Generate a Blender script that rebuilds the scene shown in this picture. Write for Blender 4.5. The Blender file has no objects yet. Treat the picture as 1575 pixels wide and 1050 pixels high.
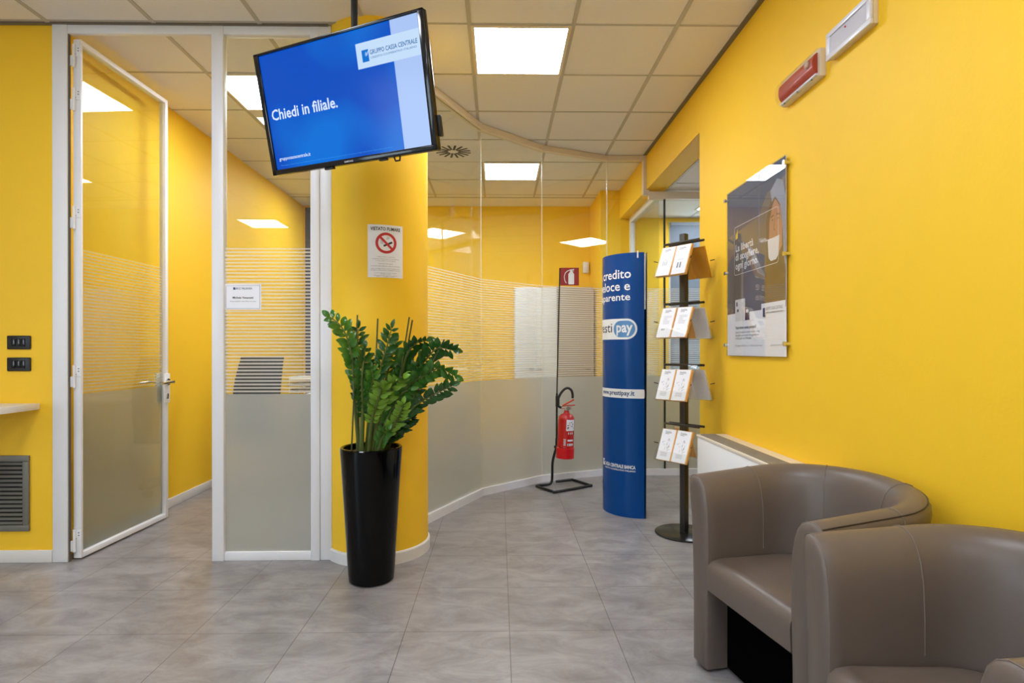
import bpy, bmesh, math, random
from mathutils import Vector, Matrix
random.seed(7)
D = bpy.data
SC = bpy.context.scene
COL = SC.collection
PI = math.pi

# ------------------------------------------------------------------ camera, world, exposure
CH = 1.212                      # eye height
H = 3.082                       # ceiling height
YAW, ROLL = -0.0158, 0.0012
FPX, PCX, PCY = 875.15, 781.24, 537.44
cam_d = D.cameras.new('camera')
cam_d.sensor_width = 36.0
cam_d.lens = FPX / 1575 * 36.0
cam_d.shift_x = (787.5 - PCX) / 1575
cam_d.shift_y = (PCY - 525.0) / 1575
cam_d.clip_start = 0.02
cam = D.objects.new('camera', cam_d)
COL.objects.link(cam)
cam.matrix_world = (Matrix.Translation((0, 0, CH)) @ Matrix.Rotation(YAW, 4, 'Z')
                    @ Matrix.Rotation(ROLL, 4, 'Y') @ Matrix.Rotation(PI / 2, 4, 'X'))
SC.camera = cam

world = D.worlds.new('world')
SC.world = world
world.use_nodes = True
bgn = world.node_tree.nodes['Background']
bgn.inputs[0].default_value = (0.74, 0.86, 1.0, 1)
bgn.inputs[1].default_value = 4.0
SC.view_settings.view_transform = 'Standard'
SC.view_settings.look = 'None'
SC.view_settings.gamma = 1
SC.view_settings.use_curve_mapping = False
EXPOSURE = 0.74
SC.view_settings.exposure = EXPOSURE
SCREEN_LEVEL = 2 ** -EXPOSURE            # the screen shows its picture at the camera's exposure
PANEL_STRENGTH = 16.0
SC.cycles.max_bounces = 14
SC.cycles.diffuse_bounces = 6
SC.cycles.transparent_max_bounces = 24

# ------------------------------------------------------------------ materials
def srgb(r, g, b):
    f = lambda c: (c / 255 / 12.92) if c / 255 <= 0.04045 else ((c / 255 + 0.055) / 1.055) ** 2.4
    return (f(r), f(g), f(b), 1)

class NT:
    def __init__(s, m):
        s.t = m.node_tree; s.n = s.t.nodes; s.l = s.t.links
    def add(s, typ, **kw):
        nd = s.n.new(typ)
        for k, v in kw.items():
            if k.startswith('i_'):
                nd.inputs[k[2:].replace('_', ' ')].default_value = v
            else:
                setattr(nd, k, v)
        return nd
    def link(s, a, b): s.l.new(a, b)
    def math(s, op, a, b=None):
        nd = s.n.new('ShaderNodeMath'); nd.operation = op
        for i, v in enumerate((a, b)):
            if v is None: continue
            if isinstance(v, (int, float)): nd.inputs[i].default_value = v
            else: s.l.new(v, nd.inputs[i])
        return nd.outputs[0]

MATS = {}
def pbr(name, col, rough=0.5, metal=0.0, spec=0.5, bump=None, vary=0.0, scale=20, coat=0.0, emit=None, es=0.0):
    if name in MATS: return MATS[name]
    m = D.materials.new(name); m.use_nodes = True
    t = NT(m); p = t.n['Principled BSDF']
    if len(col) == 3: col = (*col, 1)
    p.inputs['Base Color'].default_value = col
    p.inputs['Roughness'].default_value = rough
    p.inputs['Metallic'].default_value = metal
    p.inputs['Specular IOR Level'].default_value = spec
    p.inputs['Coat Weight'].default_value = coat
    if emit:
        p.inputs['Emission Color'].default_value = emit
        p.inputs['Emission Strength'].default_value = es
    if vary or bump:
        tc = t.add('ShaderNodeTexCoord')
        nz = t.add('ShaderNodeTexNoise'); nz.inputs['Scale'].default_value = scale; nz.inputs['Detail'].default_value = 4
        t.link(tc.outputs['Object'], nz.inputs['Vector'])
        if vary:
            mx = t.add('ShaderNodeMix', data_type='RGBA')
            mx.inputs[6].default_value = tuple(c * (1 - vary) for c in col[:3]) + (1,)
            mx.inputs[7].default_value = tuple(min(1, c * (1 + vary)) for c in col[:3]) + (1,)
            t.link(nz.outputs['Fac'], mx.inputs[0]); t.link(mx.outputs[2], p.inputs['Base Color'])
        if bump:
            bp = t.add('ShaderNodeBump'); bp.inputs['Strength'].default_value = bump; bp.inputs['Distance'].default_value = 0.002
            nb = t.add('ShaderNodeTexNoise'); nb.inputs['Scale'].default_value = scale * 6; nb.inputs['Detail'].default_value = 3
            t.link(tc.outputs['Object'], nb.inputs['Vector'])
            t.link(nb.outputs['Fac'], bp.inputs['Height']); t.link(bp.outputs['Normal'], p.inputs['Normal'])
    MATS[name] = m
    return m

yellow = pbr('yellow_paint', srgb(251, 203, 44), 0.55, bump=0.25, vary=0.015, scale=12, spec=0.35)
white_alu = pbr('white_aluminium', srgb(234, 235, 240), 0.35, vary=0.01)
cream_alu = pbr('cream_aluminium', srgb(226, 214, 196), 0.4)
white_paint = pbr('white_skirting', srgb(225, 224, 222), 0.45, vary=0.02)
white_wall = pbr('white_wall', srgb(215, 213, 210), 0.7, bump=0.2)
ceil_white = pbr('ceiling_tile', srgb(236, 232, 228), 0.85, bump=0.5, vary=0.02, scale=40)
tbar = pbr('ceiling_bar', srgb(188, 182, 170), 0.5)
tbar_dark = pbr('ceiling_edge', srgb(120, 110, 96), 0.5)
black_gloss = pbr('black_glaze', (0.0015, 0.0015, 0.0018), 0.09, spec=0.22)
black_plastic = pbr('black_plastic', (0.012, 0.012, 0.013), 0.35)
black_tv = pbr('piano_black', (0.006, 0.006, 0.008), 0.12)
dark_metal = pbr('dark_bronze_metal', srgb(64, 60, 56), 0.4, metal=0.4)
black_metal = pbr('black_metal', (0.01, 0.01, 0.01), 0.35, metal=0.2)
chrome = pbr('chrome', (0.75, 0.75, 0.76), 0.18, metal=1)
steel_grey = pbr('grey_grille', srgb(118, 116, 108), 0.5, metal=0.2)
dark_gap = pbr('dark_gap', (0.015, 0.014, 0.013), 0.8)
leather = pbr('taupe_leather', srgb(102, 91, 84), 0.38, bump=0.12, vary=0.04, scale=30, spec=0.45)
thread = pbr('light_thread', srgb(118, 106, 97), 0.7)
seam_dark = pbr('dark_seam', srgb(62, 54, 48), 0.7)
black_shade = pbr('black_lining', (0.002, 0.002, 0.002), 1.0, spec=0.0)  # near-black, stands in for the shade beneath the armchair seats
paper = pbr('white_paper', srgb(240, 242, 250), 0.6)
ink = pbr('black_ink', srgb(40, 42, 52), 0.6)
ink_grey = pbr('grey_ink', srgb(120, 124, 134), 0.6)
ink_blue = pbr('blue_ink', srgb(30, 66, 120), 0.6)
red_ink = pbr('red_ink', srgb(196, 40, 44), 0.55)
orange = pbr('orange_card', srgb(238, 182, 104), 0.5)
orange_wood = pbr('orange_board', srgb(216, 150, 40), 0.5, vary=0.1, scale=14)
banner_blue = pbr('banner_blue', srgb(0, 66, 138), 0.24, spec=0.25)
banner_white = pbr('banner_white', srgb(232, 236, 240), 0.3)
banner_light = pbr('banner_light_blue', srgb(86, 138, 194), 0.3)
ext_red = pbr('extinguisher_red', srgb(182, 10, 18), 0.25, coat=0.3)
ext_red2 = pbr('extinguisher_base_red', srgb(214, 12, 26), 0.35)
ext_lever = pbr('orange_lever', srgb(205, 84, 50), 0.4)
sign_red = pbr('sign_red', srgb(150, 38, 40), 0.4)
hose_black = pbr('black_rubber', (0.014, 0.014, 0.014), 0.5)
leaf_mats = [pbr('leaf_dark', srgb(40, 84, 30), 0.2, vary=0.3, scale=25),
             pbr('leaf_mid', srgb(62, 112, 36), 0.2, vary=0.3, scale=25),
             pbr('leaf_bright', srgb(112, 156, 46), 0.2, vary=0.3, scale=25)]
stem_green = pbr('stem_green', srgb(84, 100, 44), 0.45, vary=0.2)
stake_mat = pbr('green_stake', srgb(66, 74, 38), 0.5)
soil_mat = pbr('potting_soil', srgb(84, 62, 46), 0.95, bump=1.0, vary=0.4, scale=50)
conv_white = pbr('convector_white', srgb(242, 244, 246), 0.4)
conv_cream = pbr('convector_top', srgb(226, 216, 198), 0.4)
shelf_white = pbr('shelf_white', srgb(228, 226, 222), 0.4)
lamp_white = pbr('lamp_white', srgb(224, 226, 236), 0.25)
lamp_cream = pbr('lamp_cream', srgb(226, 212, 188), 0.4)
lamp_red = pbr('lamp_red', srgb(178, 64, 48), 0.35)
cab_white = pbr('cabinet_white', srgb(228, 226, 222), 0.4)
cab_beige = pbr('cabinet_beige', srgb(176, 160, 138), 0.45)
cab_dark = pbr('dark_grey_panel', srgb(62, 62, 66), 0.5)
chair_black = pbr('office_black', (0.012, 0.012, 0.013), 0.55)
desk_wood = pbr('desk_grey', srgb(186, 184, 180), 0.45)
blind_grey = pbr('blind_slat', srgb(150, 160, 176), 0.5)

def emission(name, col, s):
    m = D.materials.new(name); m.use_nodes = True
    t = NT(m); t.n.clear()
    e = t.add('ShaderNodeEmission'); e.inputs[0].default_value = col; e.inputs[1].default_value = s
    o = t.add('ShaderNodeOutputMaterial'); t.link(e.outputs[0], o.inputs[0])
    return m
panel_glow = emission('led_diffuser', (0.93, 0.985, 1.10, 1), PANEL_STRENGTH)

def screen_mat(name, col, s, col2=None):
    m = D.materials.new(name); m.use_nodes = True
    t = NT(m); p = t.n['Principled BSDF']
    p.inputs['Base Color'].default_value = (0.004, 0.004, 0.006, 1)
    p.inputs['Roughness'].default_value = 0.14; p.inputs['Specular IOR Level'].default_value = 0.16
    p.inputs['Emission Color'].default_value = col
    p.inputs['Emission Strength'].default_value = s * SCREEN_LEVEL
    if col2:
        tc = t.add('ShaderNodeTexCoord'); nz = t.add('ShaderNodeTexNoise'); nz.inputs['Scale'].default_value = 3.2; nz.inputs['Detail'].default_value = 0.5
        rp = t.add('ShaderNodeValToRGB'); rp.color_ramp.elements[0].position = 0.46; rp.color_ramp.elements[1].position = 0.66
        rp.color_ramp.elements[0].color = col; rp.color_ramp.elements[1].color = col2
        t.link(tc.outputs['Object'], nz.inputs['Vector']); t.link(nz.outputs['Fac'], rp.inputs[0]); t.link(rp.outputs[0], p.inputs['Emission Color'])
    return m
scr_blue = screen_mat('screen_blue', srgb(0, 78, 194), 1.0, srgb(0, 112, 218))
scr_band = screen_mat('screen_pale', srgb(170, 196, 244), 1.0)
scr_card = screen_mat('screen_card', srgb(196, 222, 250), 1.0)
scr_white = screen_mat('screen_text_white', srgb(214, 232, 252), 1.0)
scr_text = screen_mat('screen_text_blue', srgb(20, 92, 160), 1.0)
scr_logo = screen_mat('screen_logo_blue', srgb(0, 112, 208), 1.0)
scr_faint = screen_mat('screen_text_faint', srgb(60, 148, 240), 1.0)

def two_sided_fresnel(t):
    g = t.add('ShaderNodeNewGeometry'); fr = t.add('ShaderNodeFresnel')
    t.link(t.math('SUBTRACT', 1.5, t.math('MULTIPLY', g.outputs['Backfacing'], 1.5 - 1 / 1.5)), fr.inputs[0])
    return fr

def clear_glass(name, tint=(0.93, 0.96, 0.94, 1), gain=1.0):
    m = D.materials.new(name); m.use_nodes = True
    t = NT(m); t.n.clear()
    tr = t.add('ShaderNodeBsdfTransparent'); tr.inputs[0].default_value = tint
    gl = t.add('ShaderNodeBsdfGlossy'); gl.inputs['Roughness'].default_value = 0.0
    fr = two_sided_fresnel(t)
    mx = t.add('ShaderNodeMixShader')
    t.link(t.math('MULTIPLY', fr.outputs[0], gain), mx.inputs[0]); t.link(tr.outputs[0], mx.inputs[1]); t.link(gl.outputs[0], mx.inputs[2])
    o = t.add('ShaderNodeOutputMaterial'); t.link(mx.outputs[0], o.inputs[0])
    return m
glass = clear_glass('clear_glass')
holder_clear = clear_glass('holder_acrylic', (0.97, 0.975, 0.97, 1), 0.35)
acrylic = clear_glass('clear_acrylic', (0.99, 0.992, 0.99, 1))

Z_FROST, Z_STRIPE, STRIPE = 0.957, 1.80, 0.0201
def film_glass(name):
    """glass with a privacy film: solid below, fading lines above, clear at the top"""
    m = D.materials.new(name); m.use_nodes = True
    t = NT(m); t.n.clear()
    geo = t.add('ShaderNodeNewGeometry'); sp = t.add('ShaderNodeSeparateXYZ'); t.link(geo.outputs['Position'], sp.inputs[0])
    z = sp.outputs[2]
    solid = t.math('LESS_THAN', z, Z_FROST)
    fr_ = t.math('FRACT', t.math('DIVIDE', t.math('SUBTRACT', z, Z_FROST), STRIPE))
    line = t.math('MULTIPLY', t.math('GREATER_THAN', fr_, 0.5), t.math('LESS_THAN', z, Z_STRIPE))
    fac = t.math('MAXIMUM', solid, t.math('MULTIPLY', line, 0.55))
    tr = t.add('ShaderNodeBsdfTransparent'); tr.inputs[0].default_value = (0.95, 0.97, 0.955, 1)
    gl = t.add('ShaderNodeBsdfGlossy'); gl.inputs['Roughness'].default_value = 0.0
    fres = two_sided_fresnel(t)
    m1 = t.add('ShaderNodeMixShader'); t.link(fres.outputs[0], m1.inputs[0]); t.link(tr.outputs[0], m1.inputs[1]); t.link(gl.outputs[0], m1.inputs[2])
    df = t.add('ShaderNodeBsdfDiffuse'); df.inputs[0].default_value = (0.55, 0.585, 0.57, 1)
    tl = t.add('ShaderNodeBsdfTranslucent'); tl.inputs[0].default_value = (0.70, 0.73, 0.71, 1)
    rf = t.add('ShaderNodeBsdfRefraction'); rf.inputs[0].default_value = (0.80, 0.83, 0.81, 1); rf.inputs['Roughness'].default_value = 0.75; rf.inputs['IOR'].default_value = 1.18
    m0 = t.add('ShaderNodeMixShader'); m0.inputs[0].default_value = 0.6
    t.link(tl.outputs[0], m0.inputs[1]); t.link(rf.outputs[0], m0.inputs[2])
    m2 = t.add('ShaderNodeMixShader'); m2.inputs[0].default_value = 0.62
    t.link(df.outputs[0], m2.inputs[1]); t.link(m0.outputs[0], m2.inputs[2])
    gr = t.add('ShaderNodeBsdfGlossy'); gr.inputs['Roughness'].default_value = 0.22
    m3 = t.add('ShaderNodeMixShader'); t.link(fres.outputs[0], m3.inputs[0]); t.link(m2.outputs[0], m3.inputs[1]); t.link(gr.outputs[0], m3.inputs[2])
    # printed lines: thin white film, the solid part: a denser frosted film
    d2 = t.add('ShaderNodeBsdfDiffuse'); d2.inputs[0].default_value = (0.92, 0.92, 0.90, 1)
    t2 = t.add('ShaderNodeBsdfTranslucent'); t2.inputs[0].default_value = (0.96, 0.96, 0.94, 1)
    m4 = t.add('ShaderNodeMixShader'); m4.inputs[0].default_value = 0.5; t.link(d2.outputs[0], m4.inputs[1]); t.link(t2.outputs[0], m4.inputs[2])
    m5 = t.add('ShaderNodeMixShader'); t.link(solid, m5.inputs[0]); t.link(m4.outputs[0], m5.inputs[1]); t.link(m3.outputs[0], m5.inputs[2])
    mx = t.add('ShaderNodeMixShader'); t.link(fac, mx.inputs[0]); t.link(m1.outputs[0], mx.inputs[1]); t.link(m5.outputs[0], mx.inputs[2])
    o = t.add('ShaderNodeOutputMaterial'); t.link(mx.outputs[0], o.inputs[0])
    return m
film = film_glass('film_glass')

TILE, FX0, FY0 = 0.45, -0.8559, 2.4503
def floor_mat():
    m = D.materials.new('grey_porcelain_tile'); m.use_nodes = True
    t = NT(m); p = t.n['Principled BSDF']
    geo = t.add('ShaderNodeNewGeometry'); mp = t.add('ShaderNodeMapping')
    mp.inputs['Location'].default_value = (-FX0 + TILE * 20, -FY0 + TILE * 20, 0)
    t.link(geo.outputs['Position'], mp.inputs[0])
    br = t.add('ShaderNodeTexBrick', offset=0.0, squash=1.0)
    br.inputs['Scale'].default_value = 1.0
    br.inputs['Brick Width'].default_value = TILE; br.inputs['Row Height'].default_value = TILE
    br.inputs['Mortar Size'].default_value = 0.0016; br.inputs['Mortar Smooth'].default_value = 0.2; br.inputs['Bias'].default_value = 0
    br.inputs['Color1'].default_value = (0.94, 0.94, 0.94, 1); br.inputs['Color2'].default_value = (1.04, 1.04, 1.04, 1); br.inputs['Mortar'].default_value = (0.36, 0.33, 0.31, 1)
    t.link(mp.outputs[0], br.inputs['Vector'])
    n1 = t.add('ShaderNodeTexNoise'); n1.inputs['Scale'].default_value = 4.0; n1.inputs['Detail'].default_value = 12; n1.inputs['Roughness'].default_value = 0.72; n1.inputs['Distortion'].default_value = 0.6
    mp2 = t.add('ShaderNodeMapping'); mp2.inputs['Rotation'].default_value = (0, 0, 0.6); mp2.inputs['Scale'].default_value = (1.0, 1.9, 1)
    t.link(geo.outputs['Position'], mp2.inputs[0]); t.link(mp2.outputs[0], n1.inputs['Vector'])
    rp = t.add('ShaderNodeValToRGB')
    rp.color_ramp.elements[0].position = 0.36; rp.color_ramp.elements[0].color = srgb(124, 120, 120)
    rp.color_ramp.elements[1].position = 0.66; rp.color_ramp.elements[1].color = srgb(161, 158, 158)
    t.link(n1.outputs['Fac'], rp.inputs[0])
    mx = t.add('ShaderNodeMix', data_type='RGBA', blend_type='MULTIPLY'); mx.inputs[0].default_value = 1
    t.link(rp.outputs[0], mx.inputs[6]); t.link(br.outputs['Color'], mx.inputs[7]); t.link(mx.outputs[2], p.inputs['Base Color'])
    rr = t.add('ShaderNodeMapRange'); rr.inputs['To Min'].default_value = 0.24; rr.inputs['To Max'].default_value = 0.36
    t.link(n1.outputs['Fac'], rr.inputs['Value']); t.link(rr.outputs[0], p.inputs['Roughness'])
    p.inputs['Specular IOR Level'].default_value = 0.5
    bp = t.add('ShaderNodeBump'); bp.inputs['Strength'].default_value = 0.3; bp.inputs['Distance'].default_value = 0.001; bp.invert = True
    t.link(br.outputs['Fac'], bp.inputs['Height']); t.link(bp.outputs[0], p.inputs['Normal'])
    return m

# ------------------------------------------------------------------ mesh helpers
class MB:
    def __init__(s):
        s.bm = bmesh.new(); s.mi = 0
    def _tag(s, faces):
        for f in faces: f.material_index = s.mi
    def box(s, x0, x1, y0, y1, z0, z1, bev=0.0, seg=2, m=None):
        r = bmesh.ops.create_cube(s.bm, size=1.0)
        vs = r['verts']
        for v in vs:
            v.co = Vector(((x0 + x1) / 2 + v.co.x * (x1 - x0), (y0 + y1) / 2 + v.co.y * (y1 - y0), (z0 + z1) / 2 + v.co.z * (z1 - z0)))
        fs = list({f for v in vs for f in v.link_faces})
        if bev:
            es = list({e for v in vs for e in v.link_edges})
            rb = bmesh.ops.bevel(s.bm, geom=es, offset=bev, segments=seg, profile=0.5, affect='EDGES')
            fs = list({f for v in rb['verts'] for f in v.link_faces} | {f for f in fs if f.is_valid})
            vs = list({v for f in fs for v in f.verts})
        s._tag(fs)
        if m is not None:
            for v in vs: v.co = m @ v.co
        return vs
    def obox(s, c, ax, ay, az, bev=0.0, seg=2):
        """box given by centre and three half-axis vectors"""
        vs = s.box(-1, 1, -1, 1, -1, 1) if not bev else None
        if vs is None:
            lx, ly, lz = ax.length, ay.length, az.length
            M = Matrix((ax.normalized(), ay.normalized(), az.normalized())).transposed().to_4x4()
            M.translation = c
            return s.box(-lx, lx, -ly, ly, -lz, lz, bev, seg, M)
        for v in vs: v.co = c + ax * v.co.x + ay * v.co.y + az * v.co.z
        return vs
    def ring(s, c, u, v, r, n):
        return [s.bm.verts.new(c + u * (r * math.cos(2 * PI * i / n)) + v * (r * math.sin(2 * PI * i / n))) for i in range(n)]
    def tube(s, pts, r, n=10, caps=True, closed=False):
        pts = [Vector(p) for p in pts]
        rs = r if isinstance(r, (list, tuple)) else [r] * len(pts)
        up = None; rings = []
        N = len(pts)
        for i, p in enumerate(pts):
            a = pts[(i - 1) % N] if (closed or i > 0) else p
            b = pts[(i + 1) % N] if (closed or i < N - 1) else p
            d = (b - a).normalized()
            if up is None:
                up = Vector((0, 0, 1)) if abs(d.z) < 0.9 else Vector((0, 1, 0))
            u = (up - d * up.dot(d)).normalized(); up = u
            rings.append(s.ring(p, u, d.cross(u), rs[i], n))
        k = N if closed else N - 1
        for i in range(k):
            A, B = rings[i], rings[(i + 1) % N]
            for j in range(n):
                s._tag([s.bm.faces.new((A[j], A[(j + 1) % n], B[(j + 1) % n], B[j]))])
        if caps and not closed:
            s._tag([s.bm.faces.new(rings[0][::-1]), s.bm.faces.new(rings[-1])])
    def cyl(s, p0, p1, r0, r1=None, n=24, caps=True):
        s.tube([p0, p1], [r0, r0 if r1 is None else r1], n, caps)
    def lathe(s, prof, c=(0, 0, 0), n=48, a0=0.0, a1=2 * PI):
        full = abs(a1 - a0 - 2 * PI) < 1e-6
        k = n if full else n + 1
        rings = []
        for r, z in prof:
            if r < 1e-6:
                rings.append([s.bm.verts.new((c[0], c[1], c[2] + z))]); continue
            rings.append([s.bm.verts.new((c[0] + r * math.cos(a0 + (a1 - a0) * i / n), c[1] + r * math.sin(a0 + (a1 - a0) * i / n), c[2] + z)) for i in range(k)])
        for A, B in zip(rings, rings[1:]):
            for j in range(n):
                j2 = (j + 1) % k
                if len(A) == 1 and len(B) == 1: continue
                if len(A) == 1: f = s.bm.faces.new((A[0], B[j2], B[j]))
                elif len(B) == 1: f = s.bm.faces.new((A[j], A[j2], B[0]))
                else: f = s.bm.faces.new((A[j], A[j2], B[j2], B[j]))
                s._tag([f])
    def prism(s, poly, z0, z1):
        b = [s.bm.verts.new((x, y, z0)) for x, y in poly]; t = [s.bm.verts.new((x, y, z1)) for x, y in poly]
        n = len(poly)
        fs = [s.bm.faces.new(b[::-1]), s.bm.faces.new(t)]
        fs += [s.bm.faces.new((b[i], b[(i + 1) % n], t[(i + 1) % n], t[i])) for i in range(n)]
        s._tag(fs)
    def face(s, pts):
        f = s.bm.faces.new([s.bm.verts.new(p) for p in pts]); s._tag([f]); return f
    def build(s, name, mat, parent=None, smooth=35, recalc=True):
        if recalc: bmesh.ops.recalc_face_normals(s.bm, faces=s.bm.faces[:])
        me = D.meshes.new(name); s.bm.to_mesh(me); s.bm.free()
        for m in (mat if isinstance(mat, (list, tuple)) else [mat]): me.materials.append(m)
        if smooth:
            me.polygons.foreach_set('use_smooth', [True] * len(me.polygons))
            me.set_sharp_from_angle(angle=math.radians(smooth))
        o = D.objects.new(name, me); COL.objects.link(o)
        if parent is not None: o.parent = parent
        return o

def thing(name, label, cat, loc=(0, 0, 0), rot=(0, 0, 0), group=None, kind=None):
    o = D.objects.new(name, None); COL.objects.link(o)
    o.empty_display_size = 0.1
    o.location = loc; o.rotation_euler = rot
    return tag(o, label, cat, group, kind)
def tag(o, label, cat, group=None, kind=None):
    o['label'] = label; o['category'] = cat
    if group: o['group'] = group
    if kind: o['kind'] = kind
    return o
def struct(o, label, cat): return tag(o, label, cat, kind='structure')

# ------------------------------------------------------------------ flat artwork (print, lettering)
def text_faces(body, size, align='LEFT', bold=0.0, sx=1.0):
    cu = D.curves.new('lettering', 'FONT'); cu.body = body; cu.size = size; cu.align_x = align; cu.offset = bold; cu.resolution_u = 2
    cu.dimensions = '2D'; cu.fill_mode = 'FRONT'
    ob = D.objects.new('lettering', cu); COL.objects.link(ob)
    bpy.context.view_layer.update()
    me = D.meshes.new_from_object(ob.evaluated_get(bpy.context.evaluated_depsgraph_get()))
    vs = [(v.co.x * sx, v.co.y) for v in me.vertices]; fs = [tuple(p.vertices) for p in me.polygons]
    D.objects.remove(ob); D.curves.remove(cu); D.meshes.remove(me)
    return vs, fs
class Art:
    """2-D artwork in (u, v) metres mapped onto a surface by fn(u, v, lift)"""
    def __init__(s): s.bm = bmesh.new(); s.mi = 0
    def poly(s, pts):
        f = s.bm.faces.new([s.bm.verts.new((p[0], p[1], 0)) for p in pts]); f.material_index = s.mi
    def rect(s, u0, u1, v0, v1): s.poly([(u0, v0), (u1, v0), (u1, v1), (u0, v1)])
    def rrect(s, u0, u1, v0, v1, r, n=8):
        s.poly(rr_pts(u0, u1, v0, v1, r, n))
    def disc(s, u, v, r, n=32, ry=None):
        ry = ry or r
        s.poly([(u + r * math.cos(2 * PI * i / n), v + ry * math.sin(2 * PI * i / n)) for i in range(n)])
    def loop(s, outer, inner):
        a = [s.bm.verts.new((p[0], p[1], 0)) for p in outer]; b = [s.bm.verts.new((p[0], p[1], 0)) for p in inner]
        n = len(a)
        for i in range(n):
            f = s.bm.faces.new((a[i], a[(i + 1) % n], b[(i + 1) % n], b[i])); f.material_index = s.mi
    def ringdisc(s, u, v, r0, r1, n=48):
        c = [(math.cos(2 * PI * i / n), math.sin(2 * PI * i / n)) for i in range(n)]
        s.loop([(u + r1 * a, v + r1 * b) for a, b in c], [(u + r0 * a, v + r0 * b) for a, b in c])
    def bar(s, p0, p1, w):
        a, b = Vector(p0), Vector(p1); d = (b - a).normalized(); q = Vector((-d.y, d.x)) * w / 2
        s.poly([a + q, a - q, b - q, b + q])
    def stroke(s, pts, w):
        for p, q in zip(pts, pts[1:]): s.bar(p, q, w)
    def text(s, body, size, u, v, align='LEFT', bold=0.0, sx=1.0, width=None):
        vs, fs = text_faces(body, size, align, bold, sx)
        if width:
            k = width / max(1e-6, max(a for a, _ in vs) - min(a for a, _ in vs)); vs = [(a * k, b) for a, b in vs]
        bv = [s.bm.verts.new((u + a, v + b, 0)) for a, b in vs]
        for f in fs:
            try:
                nf = s.bm.faces.new([bv[i] for i in f]); nf.material_index = s.mi
            except ValueError: pass
    def build(s, name, mat, fn, lift=0.0006, parent=None, cut=None):
        if cut:
            us = [v.co.x for v in s.bm.verts]; lo, hi = min(us), max(us)
            u = math.floor(lo / cut) * cut
            while u < hi:
                if u > lo:
                    g = s.bm.verts[:] + s.bm.edges[:] + s.bm.faces[:]
                    bmesh.ops.bisect_plane(s.bm, geom=g, plane_co=(u, 0, 0), plane_no=(1, 0, 0), dist=1e-6)
                u += cut
        for v in s.bm.verts: v.co = Vector(fn(v.co.x, v.co.y, lift))
        me = D.meshes.new(name); s.bm.to_mesh(me); s.bm.free()
        for m in (mat if isinstance(mat, (list, tuple)) else [mat]): me.materials.append(m)
        o = D.objects.new(name, me); COL.objects.link(o)
        if parent is not None: o.parent = parent
        return o
def rr_pts(u0, u1, v0, v1, r, n=8):
    out = []
    for cx, cy, a in ((u1 - r, v1 - r, 0), (u0 + r, v1 - r, PI / 2), (u0 + r, v0 + r, PI), (u1 - r, v0 + r, 1.5 * PI)):
        out += [(cx + r * math.cos(a + PI / 2 * i / n), cy + r * math.sin(a + PI / 2 * i / n)) for i in range(n + 1)]
    return out
def plane_fn(o, u, v, n):
    o, u, v, n = Vector(o), Vector(u), Vector(v), Vector(n)
    return lambda a, b, l: o + u * a + v * b + n * l
def cyl_fn(c, r, th0, z0):
    return lambda a, b, l: Vector((c[0] + (r + l) * math.cos(th0 + a / r), c[1] + (r + l) * math.sin(th0 + a / r), z0 + b))
def smooth_path(pts, n=6):
    P = [Vector(p) for p in pts]; out = []
    for i in range(len(P) - 1):
        p0, p1, p2, p3 = P[max(i - 1, 0)], P[i], P[i + 1], P[min(i + 2, len(P) - 1)]
        for k in range(n):
            t = k / n
            out.append(0.5 * ((2 * p1) + (p2 - p0) * t + (2 * p0 - 5 * p1 + 4 * p2 - p3) * t * t + (3 * p1 - p0 - 3 * p2 + p3) * t ** 3))
    out.append(P[-1]); return out

# ================================================================== STRUCTURE
YF, XR, XL, YB = 3.30, 1.42, -2.54, 7.43        # front wall, right wall, office side wall, back wall
XMIN, YMIN, XMAX = -5.6, -3.8, 4.4
Y_OPEN, Z_BEAM, Y_PART, X_SOFFIT = 4.00, 2.747, 5.47, 1.61
b = MB(); b.box(XMIN, XMAX, YMIN, YB + 0.1, -0.08, 0.0)
struct(b.build('floor', floor_mat(), smooth=0), 'grey porcelain tile floor with thin dark joints', 'floor')

CX0, CY0, CT = -0.1684, 3.267, 0.6
LIGHTS = [(0, 0), (0, 4), (0, -4), (0, -8), (-3, 1), (-3, -3), (-3, -7), (-3, 5), (-6, -9)]
# ceiling slab
b = MB()
b.box(XMIN, XR + 0.02, YMIN, YB + 0.1, H, H + 0.1)
struct(b.build('ceiling', ceil_white, smooth=0), 'suspended ceiling of pale square tiles over the main room', 'ceiling')
b = MB()
b.box(X_SOFFIT, XMAX, YMIN, Y_PART + 2.0, Z_BEAM, Z_BEAM + 0.1)
struct(b.build('ceiling.001', ceil_white, smooth=0), 'lower tiled ceiling of the side room beyond the wall opening', 'ceiling')
# visible T-bars
b = MB()
W = 0.012
i = -9
while CX0 + CT * i < XR:
    x = CX0 + CT * i
    if x > XMIN: b.box(x - W, x + W, YMIN, 6.985, H - 0.005, H + 0.002)
    i += 1
j = -11
while CY0 + CT * j < 7.0:
    y = CY0 + CT * j
    b.box(XMIN, XR, y - W * 0.55, y + W * 0.55, H - 0.004, H + 0.002)
    j += 1
b.box(XMIN, XR, 6.98, 7.0, H - 0.007, H + 0.002)
struct(b.build('trim_1', tbar, smooth=0), 'metal bars of the suspended ceiling grid', 'ceiling grid')
b = MB()
b.box(XR - 0.03, XR, YMIN, Y_PART, H - 0.008, H + 0.002)
b.box(XMIN, -2.56, YF - 0.02, YF, H - 0.012, H + 0.002)
b.box(-2.56, -0.98, YF - 0.02, YF + 0.0, H - 0.012, H + 0.002)
struct(b.build('trim_2', tbar_dark, smooth=0), 'dark angle trim where the ceiling meets the walls', 'ceiling trim')
b = MB()
for k in range(4):
    y = 4.03 + 0.6 * k
    b.box(X_SOFFIT, XMAX, y - 0.008, y + 0.008, Z_BEAM - 0.005, Z_BEAM + 0.002)
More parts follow.
